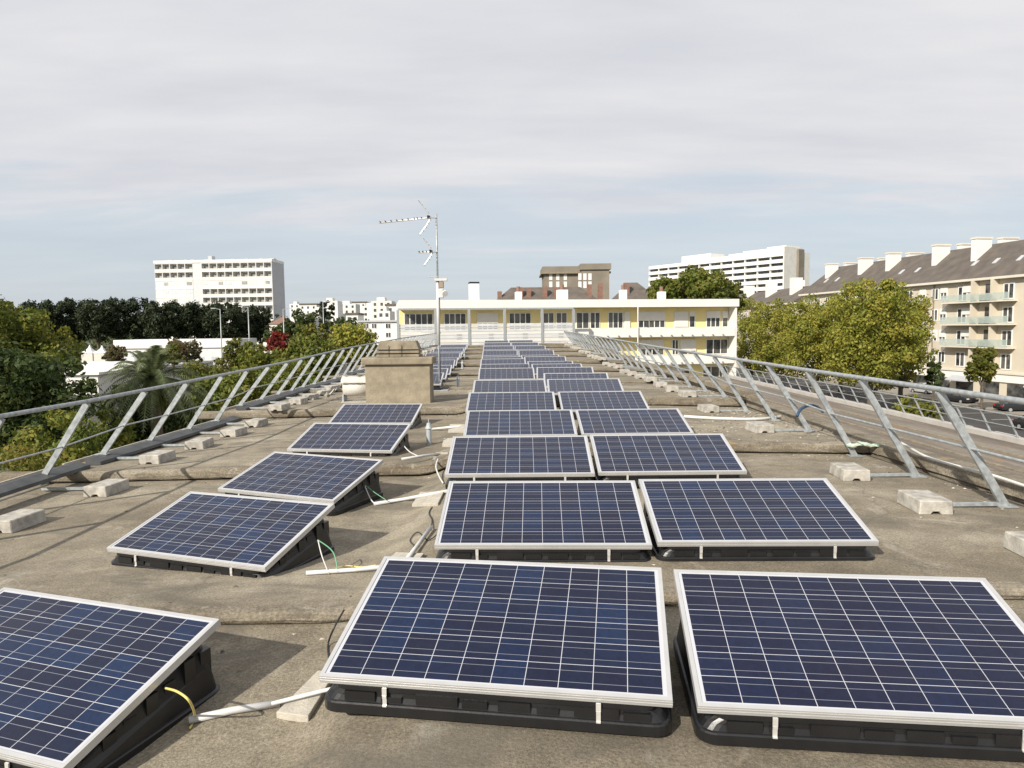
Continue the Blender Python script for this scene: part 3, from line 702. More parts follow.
loose('cable', [(364, 484, yc + .15), (374, 492, yc + .1), (386, 500, yc + .02)], .005, 'green_cable', 'green cable hanging from third left panel')
loose('cable', [(431, 530, D_(431, 530, .03)), (432, 520, D_(432, 520, .01)), (429, 513, D_(429, 513, .01)), (432, 507, D_(432, 507, .01))], .006, 'black_cable', 'black cable left of second middle panel')
loose('cable', [(438, 459, D_(438, 459, .02)), (436, 467, 9.2), (439, 476, D_(439, 479, .02)), (443, 483, D_(443, 483, .02))], .011, 'white_cable', 'white cable bent over the concrete edge by third middle panel')
loose('cable', [(404, 446, D_(404, 446, .10)), (410, 452, D_(410, 452, .03)), (420, 457, D_(420, 457, .01))], .009, 'white_cable', 'white cable hanging from fourth left panel')
loose('cable', [(344, 610, D_(344, 622, .1)), (334, 628, D_(334, 640, .05)), (328, 645, D_(328, 645, .01)), (330, 664, D_(330, 664, .01))], .006, 'black_cable', 'black cable behind left edge of front centre panel')
loose('cable', [(404, 557, D_(404, 557, .01)), (414, 547, D_(414, 547, .01)), (410, 540, D_(410, 540, .01)), (418, 532, D_(418, 532, .01)), (428, 540, D_(428, 540, .01)), (440, 532, D_(440, 532, .01))], .005, 'black_cable', 'tangled dark cable left of second middle panel')
# right side: bundle, hose, rag, cable on the upstand
loose('cable', [(684, 416.5, D_(684, 416.5, .03)), (720, 418.5, D_(720, 418.5, .03)), (760, 419, D_(760, 419, .03)), (790, 415, D_(790, 415, .03)), (800, 412, D_(798, 413, .03))], .030, 'white_cable', 'thick white cable bundle running to the right guard rail')
loose('hose', [(797, 416, 10.6), (801, 409, 10.7), (809, 405.5, 10.9), (816, 406.5, 10.9), (823, 411.5, 10.7)], .024, 'blue_hose', 'blue hose looping over the edge upstand at the right rail', 'hose', 8)
yq = 9.75
loose('cable', [(895, 439.5, 9.4), (907, 446, 8.9), (925, 456, 8.1), (950, 464, 7.6), (985, 473, 7.1), (1024, 485.5, 6.6), (1080, 505, 5.8)], .016, 'white_cable', 'white cable lying on the upstand of the right roof edge')
g = MB(); r5 = random.Random(9)
for i in range(11):
    for j in range(4):
        x = 4.72 + .52 * i / 10; y = 9.72 + .16 * j / 3 * (1 - abs(i - 4) / 9); g.v.append((x, y, roof_z(5.0, 9.8) + .19 + r5.uniform(-.012, .022) - abs(i - 4) * .004))
for i in range(10):
    for j in range(3): a0 = i*4+j; g.f.append((a0, a0+1, a0+5, a0+4)); g.m.append(0)
o = g.build('plastic_rag', M['green_rag']); md = o.modifiers.new('t', 'SOLIDIFY'); md.thickness = .02
tag(o, 'pale green flattened plastic piece at the joint of the right edge', 'plastic piece')

# small litter: chips, dead leaves and moss crumbs on the deck, uncountable
r7 = random.Random(21); lt = MB()
for k in range(1500):
    m_ = r7.random()
    if m_ < .35: x = XR - abs(r7.gauss(0, .35)) - .05; y = r7.uniform(4.6, 30)
    elif m_ < .6: x = r7.uniform(2.6, 5); y = r7.uniform(9.9, 14.5)
    elif m_ < .8: x = r7.uniform(-6, 5); i_ = r7.choice([1, 2, 3, 4]); y = lipy(i_, x) - abs(r7.gauss(0, .25)) - .03
    else: x = r7.uniform(-6, 5); y = r7.uniform(2, 20)
    z = roof_z(x, y) + .004; q = r7.uniform(.005, .022) * (1 + y * .03); h = q * r7.uniform(.2, .6); a0 = r7.uniform(0, 3)
    P3 = [(x + q * math.cos(a0 + t), y + q * math.sin(a0 + t) * r7.uniform(.5, 1), z) for t in (0, 2.1, 4.2)]
    lt.add(P3 + [(x, y, z + h)], [(0, 1, 3), (1, 2, 3), (2, 0, 3)])
m = NT('litter'); g_ = m.new('ShaderNodeNewGeometry'); m.col(m.ramp(g_.outputs['Random Per Island'], [(.0, (.05, .042, .03)), (.35, (.16, .12, .07)), (.6, (.34, .29, .20)), (1, (.55, .52, .46))])); m.set(Roughness=.95)
o = lt.build('roof_litter', m.mat); tag(o, 'scattered pale chips and dead leaves lying on the concrete roof', 'litter', None, 'stuff')

# ------------------------------------------------------------------ window modules
def window_unit(w, h, panes=2, depth=.06, name='window', frame='pvcframe', glass='glass', f=.07):
    """frame in the xz plane, face to -y, origin at lower centre; returns (frame, glass) prototypes unlinked to a parent"""
    mb = MB()
    mb.box(-w/2, w/2, -depth, 0, 0, f); mb.box(-w/2, w/2, -depth, 0, h - f, h); mb.box(-w/2, -w/2 + f, -depth, 0, f, h - f); mb.box(w/2 - f, w/2, -depth, 0, f, h - f)
    for k in range(1, panes): x = -w/2 + w * k / panes; mb.box(x - f*.6, x + f*.6, -depth, 0, f, h - f)
    fr = mb.build(name, M[frame]); gl = MB().box(-w/2 + f*.5, w/2 - f*.5, -depth*.55, -.004, f*.5, h - f*.5).build('pane', M[glass], fr)
    return fr
def put(src, parent, loc, rz=0, first=None):
    o = copy_tree(src, parent); o.location = loc; o.rotation_euler = (0, 0, rz); return o
def discard(o):
    for c in list(o.children): discard(c)
    bpy.data.objects.remove(o)

# ------------------------------------------------------------------ yellow building across the end of the roof
YB = 68.0
YA = R_(10.5); YPX, YPY = X(399.5, 66.6), 66.6                        # the block is turned a little: its right end is farther away
def XF(px, yl):
    k = X(px, 1); c, n = math.cos(YA), math.sin(YA); dy = yl - YPY
    return YPX + (k * (YPY + c * dy) - YPX + n * dy) / (c - k * n)
yb = thing('yellow_building', 'white and yellow apartment block with long balconies behind the roof end', 'building', (YPX - math.cos(YA) * YPX + math.sin(YA) * YPY, YPY - math.sin(YA) * YPX - math.cos(YA) * YPY, 0), YA)
bx0, bx1 = XF(400, YB), XF(737, 66.6)
TZ = 2.78
MB().box(bx0, bx1 - .02, YB, YB + 11, GZ, TZ - .80).build('wall', M['yellow'], yb)
MB().box(bx0 - .1, bx1 + .15, 66.45, YB + 11.3, TZ - .78, TZ).build('roof', M['white'], yb)
MB().box(bx1 - .22, bx1, 66.6, YB + 11.05, GZ, TZ - .782).build('end_wall', M['white'], yb)
for i, (zt) in enumerate([-.10, -2.93, -5.75]):
    MB().box(bx0, bx1 - .23, 66.55, 66.70, zt - .93, zt).build('balcony_parapet', M['white'], yb)
    MB().box(bx0, bx1 - .23, 66.705, YB - .003, zt - 1.0, zt - .85).build('balcony_floor', M['offwhite'], yb)
M['seam'] = plain('dark_seam', (.25, .22, .16), .9)
MB().tube([(XF(638, 66.4), 66.42, 2.0), (XF(638, 66.4), 66.42, -7)], .06, 8).build('downpipe', M['white'], yb)
for k in range(15):
    x = bx0 + 17.5 + k * 1.15 if False else XF(575, 66.5) + k * 1.13
    if x < bx1 - .4:
        for zt in (-1.03, -3.86): MB().box(x - .06, x + .06, 66.40, 66.55, zt + .12, zt + .2).build('spout', M['stone_cap'], yb)
def wnd(p0, p1, zb, zt, panes, shutter=0.0, lo=0):
    """window between pixel columns at the wall; shutter = closed fraction from the top"""
    x0, x1 = XF(p0, YB), XF(p1, YB); w, h = x1 - x0, zt - zb
    fr = window_unit(w, h, panes); fr.parent = yb; fr.location = ((x0 + x1) / 2, YB - .002, zb)
    if shutter: MB().box(-w/2 + .02, w/2 - .02, -.12, -.065, h * (1 - shutter), h + .02).build('roller_shutter', M['shutter'], fr)
    return fr
zA0, zA1, zB0, zB1, zC0, zC1 = -.12, 1.55, -2.95, -1.35, -5.7, -4.2
for a_, b_, n_, s_ in [(404, 433, 5, 0), (444, 466, 4, 0), (477, 498, 4, .6), (509, 531, 4, 0), (543, 554, 2, 0), (556, 567, 2, 0), (576, 589, 2, 0), (590, 600, 2, 0), (608, 623, 3, 0), (638, 665, 5, .55), (674, 688, 2, .95), (689, 695, 1, .3), (706, 720, 3, .42), (722, 728, 1, .42)]:
    wnd(a_, b_, zA0, zA1, n_, s_)
o = wnd(624, 630, zA0, zA1, 1, .98)
for a_, b_, n_, s_ in [(577, 590, 2, 0), (600, 620, 3, .6), (640, 664, 4, .6), (672, 678.5, 2, 0), (680, 696, 2, .75), (706, 728, 3, 0)]: wnd(a_, b_, zB0, zB1, n_, s_)
for a_, b_, n_, s_ in [(600, 620, 3, 0), (640, 660, 3, .7), (672, 690, 3, .3), (703, 728, 3, 0)]: wnd(a_, b_, zC0, zC1, n_, s_)
for px, wd, ht in [(475, 9.5, 282.5), (519.5, 5.5, 290.5), (563.5, 10, 288), (624.5, 5.5, 287.5), (663, 6, 289)]:
    x = XF(px, YB + 3); w = wd / FPX * (YB + 3); zt = Z(ht, YB + 3, px)
    c = MB().box(x - w/2, x + w/2, YB + 3, YB + 4, TZ, zt).build('chimney', M['white'], yb)
    if px == 475: MB().box(x - w/2 - .03, x + w/2 + .03, YB + 2.97, YB + 4.03, zt + .0, zt + .16).build('chimney_cap', M['black'], c)
    else: MB().tube([(x, YB + 3.5, zt), (x, YB + 3.5, zt + .55)], .2, 10).build('chimney_pot', M['brick'], c)
# steel and board gallery in front of its left half
gx0, gx1, gy = XF(398, 64.4), XF(573.5, 64.4), 64.4
for px in (398, 435.5, 469, 504.5, 542, 573.5):
    x = XF(px, gy); MB().box(x - .12, x + .12, gy - .12, gy + .12, GZ, 1.78).build('gallery_post', M['steel'], yb)
MB().box(gx0, gx1, gy - .08, gy + .08, 1.78, 1.93).build('gallery_beam', M['rail_metal'], yb)
MB().box(gx0, gx1, gy - .12, gy + 2.05, -2.0, -1.85).build('gallery_floor', M['steel'], yb)
cols = [M['boards'], M['offwhite'], M['greywall']]
bz = .48; k = 0
for h_, c_ in [(.28, 0), (.22, 2), (.26, 0), (.24, 1), (.12, 2), (.20, 0), (.14, 2), (.30, 1), (.3, 0)]:
    MB().box(gx0 + .05, gx1 - .05, gy - .05, gy + .0, bz - h_ + .03, bz).build('gallery_board', cols[c_], yb); bz -= h_
MB().box(gx1 - .04, gx1 + .04, gy + .0, 66.5, -1.8, .45).build('gallery_end', M['boards'], yb)

# ------------------------------------------------------------------ buildings behind
def hip_house(name, label, x0, x1, y0, y1, zb, ze, zr, wall, roof='slate', cat='building', group=None, axis='x'):
    t = thing(name, label, cat, (0, 0, 0), 0, group)
    MB().box(x0, x1, y0, y1, zb, ze).build('wall', M[wall], t)
    e = .35; xa, xb, ya, yb_2 = x0 - e, x1 + e, y0 - e, y1 + e
    if axis == 'x': ym = (ya + yb_2) / 2; rx = (yb_2 - ya) / 2 * .7; r = [(xa + rx, ym), (xb - rx, ym)]
    mb = MB(); mb.add([(xa, ya, ze), (xb, ya, ze), (xb, yb_2, ze), (xa, yb_2, ze), (r[0][0], r[0][1], zr), (r[1][0], r[1][1], zr)],
                      [(0,1,5,4), (1,2,5), (2,3,4,5), (3,0,4), (0,3,2,1)]); mb.build('roof', M[roof], t)
    return t
Yh = 118
h1 = hip_house('slate_roofed_house', 'long slate roofed house seen behind the white roof edge, many brick chimneys', X(487, Yh), X(608, Yh), Yh, Yh + 12, GZ, 3.2, Z(287, Yh + 6, 560), 'cream')
h2 = hip_house('slate_roofed_house', 'slate roofed house left of the leafy tree behind the yellow block', X(611, Yh), X(668, Yh), Yh, Yh + 12, GZ, 3.2, Z(282.5, Yh + 6, 640), 'cream')
for px, py in [(500, 291), (521, 287), (529, 288), (545, 286), (556, 287), (589, 284), (600, 283)]:
    x = X(px, Yh + 4); MB().box(x - .38, x + .38, Yh + 3, Yh + 4.2, 4, Z(py + .6, Yh + 4, px)).build('chimney', M['brick'], h1)
for px, py in [(626, 283), (651, 287)]:
    x = X(px, Yh + 4); MB().box(x - .45, x + .45, Yh + 3, Yh + 4.2, 4, Z(py, Yh + 4, px)).build('chimney', M['brick'], h2)
# brown stone building
Yd = 165
bd = thing('brown_stone_building', 'brown stone building with heavy cornice rising behind the slate roofs', 'building', (0, 0, 0))
dx0, dx1, dx2 = X(544.5, Yd), X(593, Yd - 3), X(607.5, Yd)
zt_ = Z(265, Yd, 575)
MB().box(dx0, dx1, Yd, Yd + 12, GZ, zt_ - 1.6).build('wall', M['brownstone'], bd)
MB().box(X(582, Yd - 3), dx2, Yd - 3, Yd + 12.2, GZ, zt_ - 1.35).build('wall', M['brownstone'], bd)
MB().box(dx0 - .4, dx1 - 2.5, Yd - .4, Yd + 12.3, zt_ - 1.6, zt_ - .3).build('cornice', M['brownstone'], bd)
MB().box(X(582, Yd - 3) - .3, dx2 + .4, Yd - 3.4, Yd + 12.6, zt_ - 1.35, zt_).build('cornice', M['brownstone'], bd)
MB().box(dx0 - .7, dx2 + .7, Yd - .8, Yd + 12.4, zt_ - 2.0, zt_ - 1.61).build('cornice_band', M['stone_cap'], bd)
ws = window_unit(.75, 1.5, 1, frame='shutter', glass='shutter')
for px in (551, 558, 565.5, 580, 585, 590):
    for pz in (277, 285):
        yy = Yd - .003 if px < 576 else Yd - 3.003
        put(ws, bd, (X(px, yy) , yy, Z(pz + 3, yy, px)))
discard(ws)
# white tower on the left
Yt = 290
tw = thing('white_tower_block', 'white tower block with rows of loggias above the dark trees', 'building', (X(157, Yt), Yt, 0), R_(-3))
tw_w = (275 - 157) / FPX * Yt * 1.0; tz = Z(261.5, Yt, 215)
FH = 8.35 / FPX * Yt
MB().box(0, tw_w, 1.6, 13, GZ, tz - .02).build('wall', M['white'], tw)
MB().box(tw_w + .003, tw_w + .25, 0, 13, GZ, tz - .3).build('end_wall', M['greywall'], tw)  # shade on the tower's right side is put into this grey colour
MB().box(-.3, tw_w + .3, -.1, 13.2, tz - .5, tz + .6).build('roof', M['white'], tw)
sx0, sx1 = (195.5 - 157) / FPX * Yt, (204.5 - 157) / FPX * Yt
MB().box(sx0, sx1, .1, 1.59, GZ, tz - .51).build('stair_strip', M['boards'], tw)
nfl = 9
for f_ in range(nfl + 1):
    z = tz - .5 - f_ * FH
    for (a_, b_) in ((0, sx0 - .02), (sx1 + .02, tw_w)): MB().box(a_, b_, 0, 1.58, z - .35 - (0 if f_ else .0), z).build('floor_slab', M['white'], tw)
def bays(a, b, n):
    return [(a + (b - a) * k / n, a + (b - a) * (k + 1) / n) for k in range(n)]
lb, rb_ = bays(0, sx0, 5), bays(sx1, tw_w, 9)
for (a_, b_) in lb + rb_ + [(tw_w - .01, 0)]: MB().box(a_ - .12 if a_ > .2 else a_, a_ + .13, .05, 1.57, GZ, tz - .52).build('fin_wall', M['white'], tw)
M['curtained'] = plain('curtained_window', (.30, .29, .275), .4, .5, .35)
lw = MB().box(-1.1, 1.1, -.05, 0, 0, 1.7).build('window', M['curtained'])
for f_ in range(7):
    z = tz - .5 - f_ * FH
    for bi, (a_, b_) in enumerate(lb + rb_):
        isl = bi < 5
        if (isl and f_ in (2, 3, 4)) or (not isl and f_ in (2,)):
            o = MB().box(a_ + .14, b_ - .13, .12, 1.56, z - FH + .02, z - .36).build('closed_panel', M['white'], tw)
            if (bi * 7 + f_ * 3) % 3: MB().box(a_ + .5, b_ - .5 - .4 * (bi % 2), .06, .115, z - FH + 1.3, z - .8).build('window', M['curtained'] if (bi + f_) % 3 == 0 else M['boards'], tw)
            continue
        w_ = b_ - a_
        MB().box(a_ + .14, b_ - .13, .08, .2, z - FH + .02, z - FH + 1.05).build('balcony_front', M['offwhite'], tw)
        if True: put(lw, tw, ((a_ + b_) / 2, 1.58, z - FH + .9))
discard(lw)
for px in (168, 184, 191, 205, 209, 232, 246, 261, 272): 
    x = (px - 157) / FPX * Yt; MB().box(x - .8, x + .8, 4, 7, tz + .6, tz + 1.2 + (1.4 if px == 209 else 0)).build('roof_plant', M['greywall'], tw)
# long white building on the right skyline
p0 = Vector((X(648.5, 372), 372)); p1 = Vector((X(782, 306), 306)); dd = p1 - p0; ang = math.atan2(dd.y, dd.x); Ln = dd.length
lwb = thing('white_slab_block', 'long white apartment block with balcony bands on the right skyline', 'building', (p0.x, p0.y, 0), ang)
lz = Z(252, 306, 782)
MB().box(0, Ln, 1.5, 16, GZ, lz - .5).build('wall', M['white'], lwb)
for k in range(9):
    z = lz - k * 2.9
    MB().box(.02, Ln - .02, 0, .25, z - 1.55, z - .0).build('balcony_band', M['white'], lwb)
    MB().box(.05, Ln - .05, 1.38, 1.5, z - 2.85, z - 1.6).build('window_band', M['glass'], lwb)
for k in range(13):
    x = Ln * k / 12; MB().box(max(x - .2, 0), x + .2, .26, 1.49, GZ, lz - .02).build('fin_wall', M['white'], lwb)
for (a_, b_, h_) in [(.0, .26, .3), (.26, .49, 3.4), (.49, .62, 1.0), (.62, .72, 1.8), (.72, .88, 2.4), (.88, 1.0, 3.0)]: MB().box(Ln*a_ + .05, Ln*b_, 2, 12, lz - .52, lz + h_).build('roof_storey', M['white'], lwb)
MB().box(Ln + .003, Ln + .5, .0, 14, GZ, lz + 2.4).build('end_wall', M['offwhite'], lwb)
MB().box(Ln + .5, Ln + 1.6, 9, 13, GZ, lz + 1.6).build('stair_tower', M['brownstone'], lwb)
MB().box(Ln + .5, Ln + 1.4, 13.1, 17.5, GZ, lz + .3).build('end_wing', M['offwhite'], lwb)

# street building on the right, cream with slate roof
f0, f1 = Vector((64.0, 66)), Vector((54.7, 132)); dd = f1 - f0
# local x runs from the near end to the far end, local -y faces the street
ang = math.atan2(dd.y, dd.x)
Lr = dd.length
rbld = thing('cream_apartment_building', 'cream apartment building with slate roof and white chimneys along the street', 'building', (f0.x, f0.y, 0), ang)
# with this rotation local +y points to -X (street side), so build facing +y
EZ, RZ = 5.75, 10.6
MB().box(0, Lr, -11, 0, GZ, EZ - .3).build('wall', M['cream'], rbld)
MB().box(-.3, Lr + .3, -11.4, .75, EZ - .3, EZ).build('eaves_gutter', M['cream_light'], rbld)
mb = MB(); mb.add([(-.3, .7, EZ), (Lr + .3, .7, EZ), (Lr + .3, -11.4, EZ), (-.3, -11.4, EZ), (-.3, -5.2, RZ), (Lr - 1.5, -5.2, RZ)],
                  [(0, 1, 5, 4), (1, 2, 5), (2, 3, 4, 5), (3, 0, 4)]); mb.build('roof', M['slate'], rbld)
def along(px, dpt=0):                                                  # facade coordinate that projects to pixel column px
    k = X(px, 1); u = dd / Lr; nrm = Vector((-u.y, u.x)) * dpt
    o_ = f0 + nrm
    return (k * o_.y - o_.x) / (u.x - k * u.y)
def rchim(pa, pb, ptop, depth, bot, wname='white'):
    s = along((pa + pb) / 2, depth); Y = (f0 + dd / Lr * s + Vector((-dd.y, dd.x)) / Lr * depth).y
    wid = (pb - pa) / FPX * Y; zt = Z(ptop, Y, pa)
    c = MB().box(s - .45, s + .45, depth - wid/2, depth + wid/2, bot, zt - .25).build('chimney', M['white'], rbld)
    MB().box(s - .55, s + .55, depth - wid/2 - .08, depth + wid/2 + .08, zt - .25, zt).build('chimney_cap', M['cream_light'], c)
for pa, pb, pt in [(825, 836, 263.5), (857.5, 870.5, 257.5), (885, 898, 252.5), (931, 946, 244.5), (970, 987, 237.5)]: rchim(pa, pb, pt, -3.6, 7)
for pa, pb, pt in [(843, 855, 262.5), (877, 883.5, 257.5), (905, 920, 252.5), (956, 967, 243.5), (996, 1013, 237.5)]: rchim(pa, pb, pt, -6.6, 7)
for px, pz in [(827, 283), (838, 281), (902, 274), (918, 272), (975, 266), (996, 263.5), (1020, 262)]:   # skylights on the roof slope
    s = along(px, -2.3); sl_ = (RZ - EZ) / 5.9
    g = MB(); 
    for (a_, b_) in ((-.3, -.0), (.3, -.0), (.3, .75), (-.3, .75)):
        yy = -1.6 - b_; g.v.append((s + a_, yy, EZ + (.7 - yy) * sl_ + .08))
    for (a_, b_) in ((-.3, -.0), (.3, -.0), (.3, .75), (-.3, .75)):
        yy = -1.6 - b_; g.v.append((s + a_, yy, EZ + (.7 - yy) * sl_ - .05))
    g.f = [(0,1,2,3),(4,7,6,5),(0,4,5,1),(1,5,6,2),(2,6,7,3),(3,7,4,0)]; g.m = [0]*6; g.build('skylight', M['greywall'], rbld)
# windows and balconies; storeys
FL = [2.75, -.15, -3.05, -5.95]                                        # sill-floor levels of the four upper storeys
wA = window_unit(1.6, 2.0, 2, f=.13); wB = window_unit(1.25, 1.6, 2, f=.12)
BW = along(948) - along(1017)
def bay_group(s):                                                      # a balcony bay starting at s
    for fz in FL:
        if fz > -5:
            MB().box(s, s + BW, .003, 1.25, fz - .12, fz + .02).build('balcony_slab', M['cream_light'], rbld)
            MB().box(s + .04, s + BW - .04, 1.19, 1.22, fz + .1, fz + 1.0).build('balcony_rail', M['glass_rail'], rbld)
        put(wA, rbld, (s + BW * .12, .002, fz + .15), math.pi); put(wA, rbld, (s + BW * .78, .002, fz + .15), math.pi)
        MB().box(s + BW * .36, s + BW * .36 + .9, .002, .03, fz + .03, fz + 2.2).build('balcony_door', M['glass'], rbld)
    for q in (s + BW * .27, s + BW * .55): MB().box(q - .12, q + .12, .004, 1.0, -6.0, EZ - .32).build('pier', M['cream'], rbld)
for s in (along(1017), along(1017) - BW - 2.5, along(1017) + BW * 2.6, along(1017) + BW * 4.2):
    if 0 < s < Lr - BW: bay_group(s)
for px in (943, 934.5, 922, 909, 897, 885, 873):
    s = along(px)
    for fz in FL: put(wB, rbld, (s, .002, fz + .55), math.pi)
s = 50
while s < Lr - 1:
    for fz in FL: put(wB, rbld, (s, .002, fz + .55), math.pi)
    s += 2.9
r8 = random.Random(4)
for px in (943, 934.5, 922, 909, 897):
    s = along(px)
    for fz in FL:
        if r8.random() < .45: hh = r8.uniform(.5, 1.4); MB().box(s - .55, s + .55, .10, .13, fz + .55 + 1.5 - hh, fz + .55 + 1.55).build('roller_shutter', M['shutter'], rbld)
for fz in FL[:3]:
    MB().box(along(985) - .5, along(985) + .1, .5, .9, fz + .03, fz + .85).build('balcony_chair', M['stone_cap'], rbld)
    MB().box(along(968) - .9, along(968) + .9, .10, .13, fz + 1.3, fz + 2.2).build('roller_shutter', M['shutter'], rbld)
discard(wA); discard(wB)
MB().tube([(along(933.5), .1, EZ - .3), (along(933.5), .1, GZ)], .08, 6).build('downpipe', M['stone_cap'], rbld)
# shops on the ground floor
MB().box(0, Lr, .003, .35, -6.35, -6.1).build('cornice', M['cream_light'], rbld)
MB().box(0, Lr, .003, .2, -7.35, -6.36).build('shop_fascia', M['white'], rbld)
for k in range(16):
    s = 1 + k * 4.1
    if s + 3.4 > Lr: break
    MB().box(s, s + 2.9, .003, .05, GZ + .35, -7.5).build('shop_window', M['glass'], rbld)
    if k % 3 == 0: MB().prism([(.2, -6.9), (1.5, -7.45), (1.5, -7.6), (.2, -7.6)], 0, s - .2, s + 3.2).build('awning', M['tarp'] if k % 2 else M['greywall'], rbld)
# far lower continuation
g0, g1 = Vector((53.8, 134)), Vector((50.5, 176)); d2 = g1 - g0
r2 = thing('cream_apartment_building', 'farther cream building with slate roof partly hidden behind the street trees', 'building', (g0.x, g0.y, 0), math.atan2(d2.y, d2.x))
MB().box(0, d2.length, -11, 0, GZ, 4.0).build('wall', M['cream'], r2)
MB().box(-.3, d2.length + .3, -11.3, .6, 4.0, 4.3).build('eaves_gutter', M['cream_light'], r2)
mb = MB(); n_ = d2.length; mb.add([(-.3, .6, 4.3), (n_ + .3, .6, 4.3), (n_ + .3, -11.3, 4.3), (-.3, -11.3, 4.3), (-.3, -5.2, 7.7), (n_ - 4, -5.2, 7.7)], [(0, 1, 5, 4), (1, 2, 5), (2, 3, 4, 5), (3, 0, 4)]); mb.build('roof', M['slate'], r2)
for s, d_, zt in [(6, -3.4, 9.4), (17, -3.4, 9.4), (29, -3.6, 9.2), (11, -6.4, 9.2)]: MB().box(s - .5, s + .5, d_ - 1.1, d_ + 1.1, 6, zt).build('chimney', M['white'], r2)
wB = window_unit(1.1, 1.5, 2)
for k in range(12):
    for fz in (1.4, -1.5, -4.4): put(wB, r2, (2 + k * 3.3, .002, fz), math.pi)
discard(wB)

# white buildings on the hillside (left background)
hb = [(262, 275, 300, 316, 420), (300, 317, 305, 322, 430), (322, 338, 301, 323, 390), (338, 356, 304, 326, 410), (352, 366, 303, 322, 460), (362, 378, 306, 326, 380), (372, 392, 301, 330, 340), (386, 404, 306, 332, 300), (290, 300, 304, 318, 500), (309, 324, 311, 327, 330), (346, 358, 315, 330, 300), (378, 390, 311, 330, 280)]
hdesc = ['pale house just right of the white tower', 'wide white block above the round trees, leftmost of the hillside blocks', 'tall white block with dark roof on the hillside', 'pale grey block in the middle of the hillside', 'small white block high on the hillside', 'white block above the small white villa', 'tallest white hillside block left of the chimney', 'white hillside block touching the yellow building', 'tiny white house far up the hillside left', 'low white house between two lamp posts', 'low pale house just above the villa', 'cream house right above the villa roof']
for i, (a_, b_, t_, bt, Y) in enumerate(hb):
    t = thing('hillside_block', hdesc[i], 'building', (0, 0, 0), 0, None)
    x0, x1, zt, zb = X(a_, Y), X(b_, Y), Z(t_, Y, a_), GZ
    MB().box(x0, x1, Y, Y + 12, zb, zt).build('wall', M['white'] if i % 3 else M['offwhite'], t)
    if i % 3 == 1: MB().box(x0 - .3, x1 + .3, Y - .3, Y + 12.3, zt, zt + .9).build('roof', M['slate'], t)
    else: MB().box(x0 + 2, x0 + (x1 - x0) * .6, Y + 3, Y + 9, zt, zt + 1.8).build('roof_storey', M['offwhite'], t)
    nf = max(2, int((zt - Z(bt, Y, a_)) / 2.9)); nw = max(2, int((x1 - x0) / 3))
    for f_ in range(nf):
        for k in range(nw):
            xx = x0 + (x1 - x0) * (k + .5) / nw; z = zt - 2.3 - f_ * 2.9
            MB().box(xx - .6, xx + .6, Y - .06, Y - .004, z, z + 1.4).build('window', M['glass'], t)
# small white villa
Yv = 150
vl = thing('white_villa', 'small white rendered villa with small windows left of the yellow building', 'house', (0, 0, 0))
x0, x1, zt = X(359, Yv), X(397.5, Yv), Z(322, Yv, 375)
MB().box(x0, x1, Yv, Yv + 9, GZ, zt).build('wall', M['white'], vl)
MB().box(x0 - .4, x1 + .4, Yv - .4, Yv + 9.4, zt, zt + .35).build('roof', M['greywall'], vl)
wv = window_unit(1.1, 1.1, 2)
for px in (366, 374, 388):
    for pz in (327, 336): put(wv, vl, (X(px, Yv), Yv - .002, Z(pz + 1.5, Yv, px)))
discard(wv)
# red-roofed house by the tower
hr = hip_house('red_roofed_house', 'small pale house with red tiled roof right of the white tower', X(269, 230), X(287, 230), 230, 240, GZ, Z(324, 230, 278), Z(316, 235, 278), 'cream_light', 'brick')
# event sheds and tents, left
ws_ = thing('white_shed', 'long low white shed in front of the dark tree row', 'shed', (0, 0, 0))
Ys = 200
MB().box(X(112, Ys), X(238, Ys), Ys, Ys + 14, Z(348, Ys, 170), Z(339.5, Ys, 170)).build('roof', M['white'], ws_)
MB().box(X(114, Ys), X(236, Ys), Ys + .5, Ys + 13, GZ, Z(348, Ys, 170)).build('wall', M['boards'], ws_)
for k in range(9):
    x = X(118 + k * 13, Ys); MB().box(x, x + 1.6, Ys + .42, Ys + .5, GZ, GZ + 2.4).build('door', M['greywall'], ws_)
wl_ = thing('flat_white_building', 'low building with flat white roof left of the palm tree', 'building', (0, 0, 0))
MB().box(-104, -64, 108, 150, GZ, -6.4).build('wall', M['offwhite'], wl_)
MB().box(-104.5, -63.5, 107.5, 150.5, -6.4, -6.0).build('roof', M['white'], wl_)
for i, (px, pt) in enumerate([(83, 345), (95.5, 345.5)]):
    Y = 165; t = thing('pagoda_tent', ['white pointed event tent, the left of two', 'white pointed event tent, the right of two'][i], 'tent', (X(px, Y), Y + 2, 0), 0, 'white pagoda tents')
    r_ = 5.8 / FPX * Y; zt = Z(pt, Y, px); ze = Z(352.5, Y, px); zb = GZ
    MB().box(-r_ * .96, r_ * .96, -r_ * .96, r_ * .96, zb, ze).build('wall', M['tarp'], t)
    mb = MB(); rings = [(1.02, ze - .25), (1.0, ze), (.55, ze + (zt - ze) * .22), (.22, ze + (zt - ze) * .55), (.02, zt)]
    for s_, z in rings: mb.v += [(-r_*s_, -r_*s_, z), (r_*s_, -r_*s_, z), (r_*s_, r_*s_, z), (-r_*s_, r_*s_, z)]
    for i2 in range(4):
        for j in range(4): mb.f.append((i2*4+j, i2*4+(j+1)%4, i2*4+4+(j+1)%4, i2*4+4+j)); mb.m.append(0)
    mb.build('canopy', M['white'], t)

